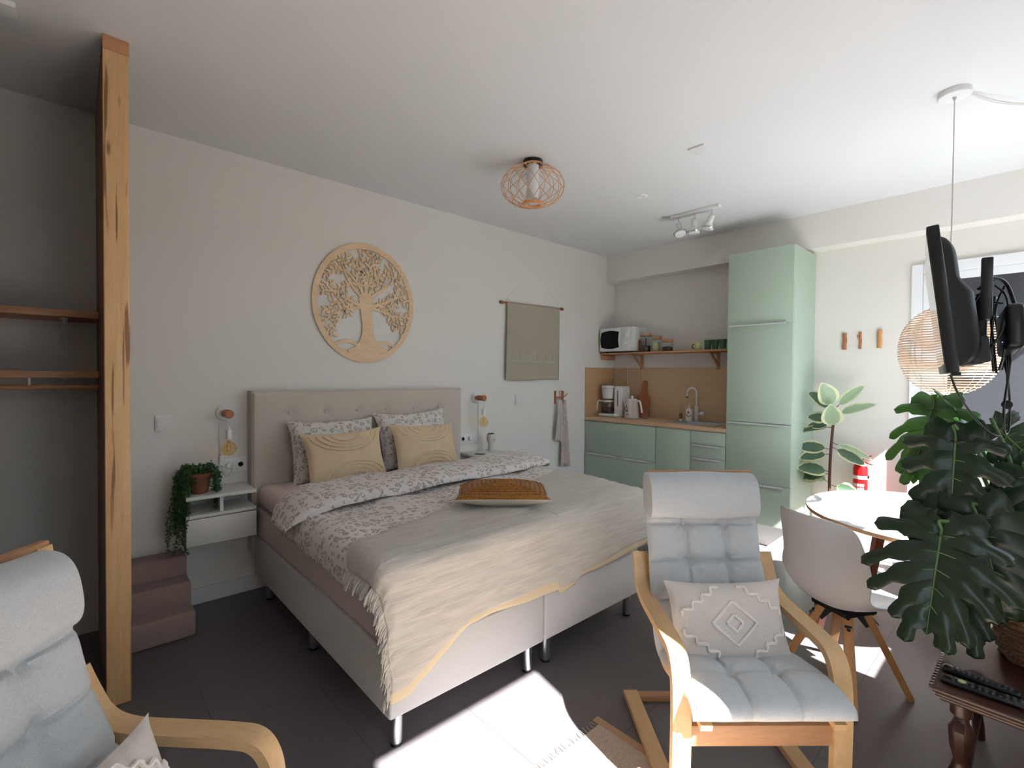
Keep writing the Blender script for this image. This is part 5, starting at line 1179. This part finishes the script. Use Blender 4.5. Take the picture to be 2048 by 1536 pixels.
def monstera_leaf(att, tip, nrm, wd=1.0, droop=0.25, mat='monstera', lobes=5, root=None, seed=0, split=0.42, cup=0.1):
    random.seed(seed + 100)
    att = Vector(att); tip = Vector(tip); d = (tip - att); Ln = d.length; d.normalize(); n = Vector(nrm); n = (n - d * n.dot(d)).normalized(); s = d.cross(n)
    mb = MB(); la = mb.bm.verts.layers.float.new('edge')
    def P(a, b):          # a along midrib (0..1), b sideways (in units of length)
        r2_ = max(0, a) ** 2 * droop * 0.5 + b * b * droop * 1.5
        return att - BO + d * (a * Ln) + s * (b * Ln) + n * (-r2_ * Ln + cup * abs(b) * Ln * 0.5)
    def strip_(base_a0, base_a1, ang, length, tipw, sg, bend):
        NS = 16; prev = None; c = Vector(((base_a0 + base_a1) / 2, 0)); w0 = (base_a1 - base_a0) * 0.5 * 1.05
        pos = c.copy(); an = ang; step = length / NS
        for i in range(NS + 1):
            t_ = i / NS; w = w0 * (1 + 0.45 * min(t_, split))
            if t_ >= split:
                q = (t_ - split) / (1 - split); w *= (1 - (0.40 * min(1, q / 0.25)) + 0.22 * max(0, q - 0.25)) * tipw
                if q > 0.70: w *= math.sqrt(max(0.0, 1 - ((q - 0.70) / 0.30) ** 2))
            sd = Vector((1, 0)).lerp(Vector((math.sin(an), -math.cos(an))), min(1, t_ / 0.3)).normalized() if i else Vector((1, 0))
            p1, p2 = pos + sd * w, pos - sd * w; v = []
            for q in (0, 0.25, 0.5, 0.75, 1): pp = p1.lerp(p2, q); v.append(mb.bm.verts.new(P(pp.x, sg * pp.y) + n * (math.sin(PI * q) * 0.030 * Ln * min(1, t_ * 3) + 0.0006 * sg)))
            if prev:
                for q in range(4): mb.bm.faces.new((prev[q], prev[q + 1], v[q + 1], v[q]))
            prev = v; an += bend / NS; pos = pos + Vector((math.cos(an), math.sin(an))) * step
    for sg in (1, -1):
        for i in range(lobes):
            a0 = -0.02 + 0.84 * i / lobes; a1 = -0.02 + 0.84 * (i + 1) / lobes; t_ = (i + 0.5) / lobes
            ang = math.radians(108 - 68 * t_ + random.uniform(-6, 6)); ln_ = (0.54 - 0.12 * abs(t_ - 0.3) * 2) * wd * random.uniform(0.85, 1.08) * (1 - 0.28 * max(0, t_ - 0.6))
            strip_(a0, a1, ang, ln_, random.uniform(0.82, 1.05), sg, -0.55 - 0.35 * t_ + random.uniform(-0.2, 0.2))
        strip_(-0.02, 0.16, math.radians(150), 0.34 * wd, 1.5, sg, -0.9)
    # tip blade
    strip_(0.0, 0.12, 0.0, 0.01, 1, 1, 0)
    rows = []
    for i in range(13):
        t_ = i / 12; a = 0.55 + 0.45 * t_; w = 0.10 * math.sqrt(max(0.0, 1 - t_ ** 1.6)) + 0.0005; rows.append([mb.bm.verts.new(P(a, w * q)) for q in (-1, 0, 1)])
    for A, B in zip(rows, rows[1:]):
        for q in range(2): mb.bm.faces.new((A[q], A[q + 1], B[q + 1], B[q]))
    o = mb.build('leaf', mat, b_, norm=False)
    k = MB(); k.tube([P(a / 12, 0) + n * 0.003 for a in range(0, 13)], [0.0052 * (1 - a / 14) for a in range(13)], 6)
    for sg in (1, -1):
        for i in range(lobes):
            a0 = 0.84 * (i + 0.5) / lobes - 0.02; t_ = (i + 0.5) / lobes; ang = math.radians(108 - 68 * t_); pos = Vector((a0, 0)); pts = []
            for q in range(9): pts.append(P(pos.x, sg * pos.y) + n * (0.002 + 0.02 * Ln * (1 - q / 9) * 0.5)); ang -= 0.06; pos = pos + Vector((math.cos(ang), math.sin(ang))) * 0.038 * wd
            k.tube(pts, [0.0022 * (1 - q / 10) for q in range(9)], 5)
    k.build('leaf_vein', 'petiole', o)
    if root is None: root = (random.uniform(-0.05, 0.05), random.uniform(-0.05, 0.05), 0.17)
    r0_ = Vector(root); a_ = att - BO; mid = r0_.lerp(a_, 0.6) + Vector((0, 0, 0.10)); 
    MB().tube(smoothpath([r0_, mid, a_ + Vector((0, 0, 0.015)) - d * 0.02, a_], 6), [0.008] * 6 + [0.007] * 6 + [0.006] * 7, 8).build('petiole', 'petiole', b_)
C0 = Vector((0, 0, 1.55))
def nc(p, k=1.0, up=0.25): v = (C0 - Vector(p)); v.normalize(); return v * k + Vector((0, 0, up))
monstera_leaf((2.405, 0.250, 0.985), (2.20, 0.262, 0.665), nc((2.4, .25, .95)), 1.22, 0.25, seed=1, split=0.5)
monstera_leaf((2.60, 0.235, 1.325), (2.47, 0.235, 0.92), nc((2.6, .24, 1.3)), 0.80, 0.15, seed=2)
monstera_leaf((2.84, 0.33, 1.43), (2.66, 0.395, 1.12), (-0.85, 0.35, 0.35), 1.0, 0.3, 'monsterab', seed=3)
monstera_leaf((2.86, 0.28, 1.44), (3.08, 0.155, 1.27), (-0.75, 0.25, 0.75), 0.95, 0.35, 'monsterab', seed=4, split=0.75)
monstera_leaf((2.68, 0.125, 1.36), (2.72, 0.0, 1.22), nc((2.7, .1, 1.35), 1, 0.5), 1.1, 0.3, seed=5, split=0.85)
monstera_leaf((2.52, 0.165, 1.045), (2.46, 0.075, 0.70), nc((2.5, .15, 1.0)), 1.05, 0.3, seed=6, split=0.8)
monstera_leaf((2.60, 0.22, 0.86), (2.42, 0.20, 0.58), nc((2.6, .2, .8)), 1.1, 0.2, seed=7, split=0.6)
monstera_leaf((2.78, -0.02, 1.50), (2.95, -0.10, 1.62), (-0.6, 0.5, 0.5), 0.9, 0.3, seed=8, split=0.8)
monstera_leaf((2.64, 0.04, 1.20), (2.52, -0.06, 0.98), nc((2.6, .0, 1.1)), 1.1, 0.3, seed=9, split=0.7)
monstera_leaf((2.62, 0.20, 1.10), (2.38, 0.285, 0.86), nc((2.6, .2, 1.1), 1, 0.3), 0.9, 0.2, seed=10)
# second green plant behind the television, by the door
p_ = thing('leafy_plant', 'bright sunlit plant with pale leaves by the door behind the monstera', 'potted plant', (4.87, -0.16, 0))
MB().lathe([(0.0, 0), (0.13, 0), (0.16, 0.28), (0.165, 0.30), (0.15, 0.30), (0.14, 0.26), (0.0, 0.25)], n=32).build('pot', 'terracotta', p_)
random.seed(31)
for i in range(16):
    a = random.uniform(0, 2 * PI); z = random.uniform(0.5, 1.15); st = Vector((0.02 * math.cos(a), 0.02 * math.sin(a), z)); dd = Vector((math.cos(a), math.sin(a), random.uniform(-0.1, 0.7))).normalized()
    k = MB(); la = k.bm.verts.layers.float.new('edge'); bladed(k, st + dd * 0.1, dd, (0.3 * math.cos(a + 1.5), 0.3 * math.sin(a), 1), 0.22, 0.11, 0.3, edge=la)
    o = k.build('leaf', 'ficusp' if i % 2 else 'ficus', p_, norm=False); MB().tube([st, st + dd * 0.11], 0.003, 5).build('leaf_stalk', 'petiole', o)
MB().tube([(0, 0, 0.25), (0.01, 0.0, 0.7), (0, 0.01, 1.15)], 0.010, 8).build('trunk', 'stem', p_)
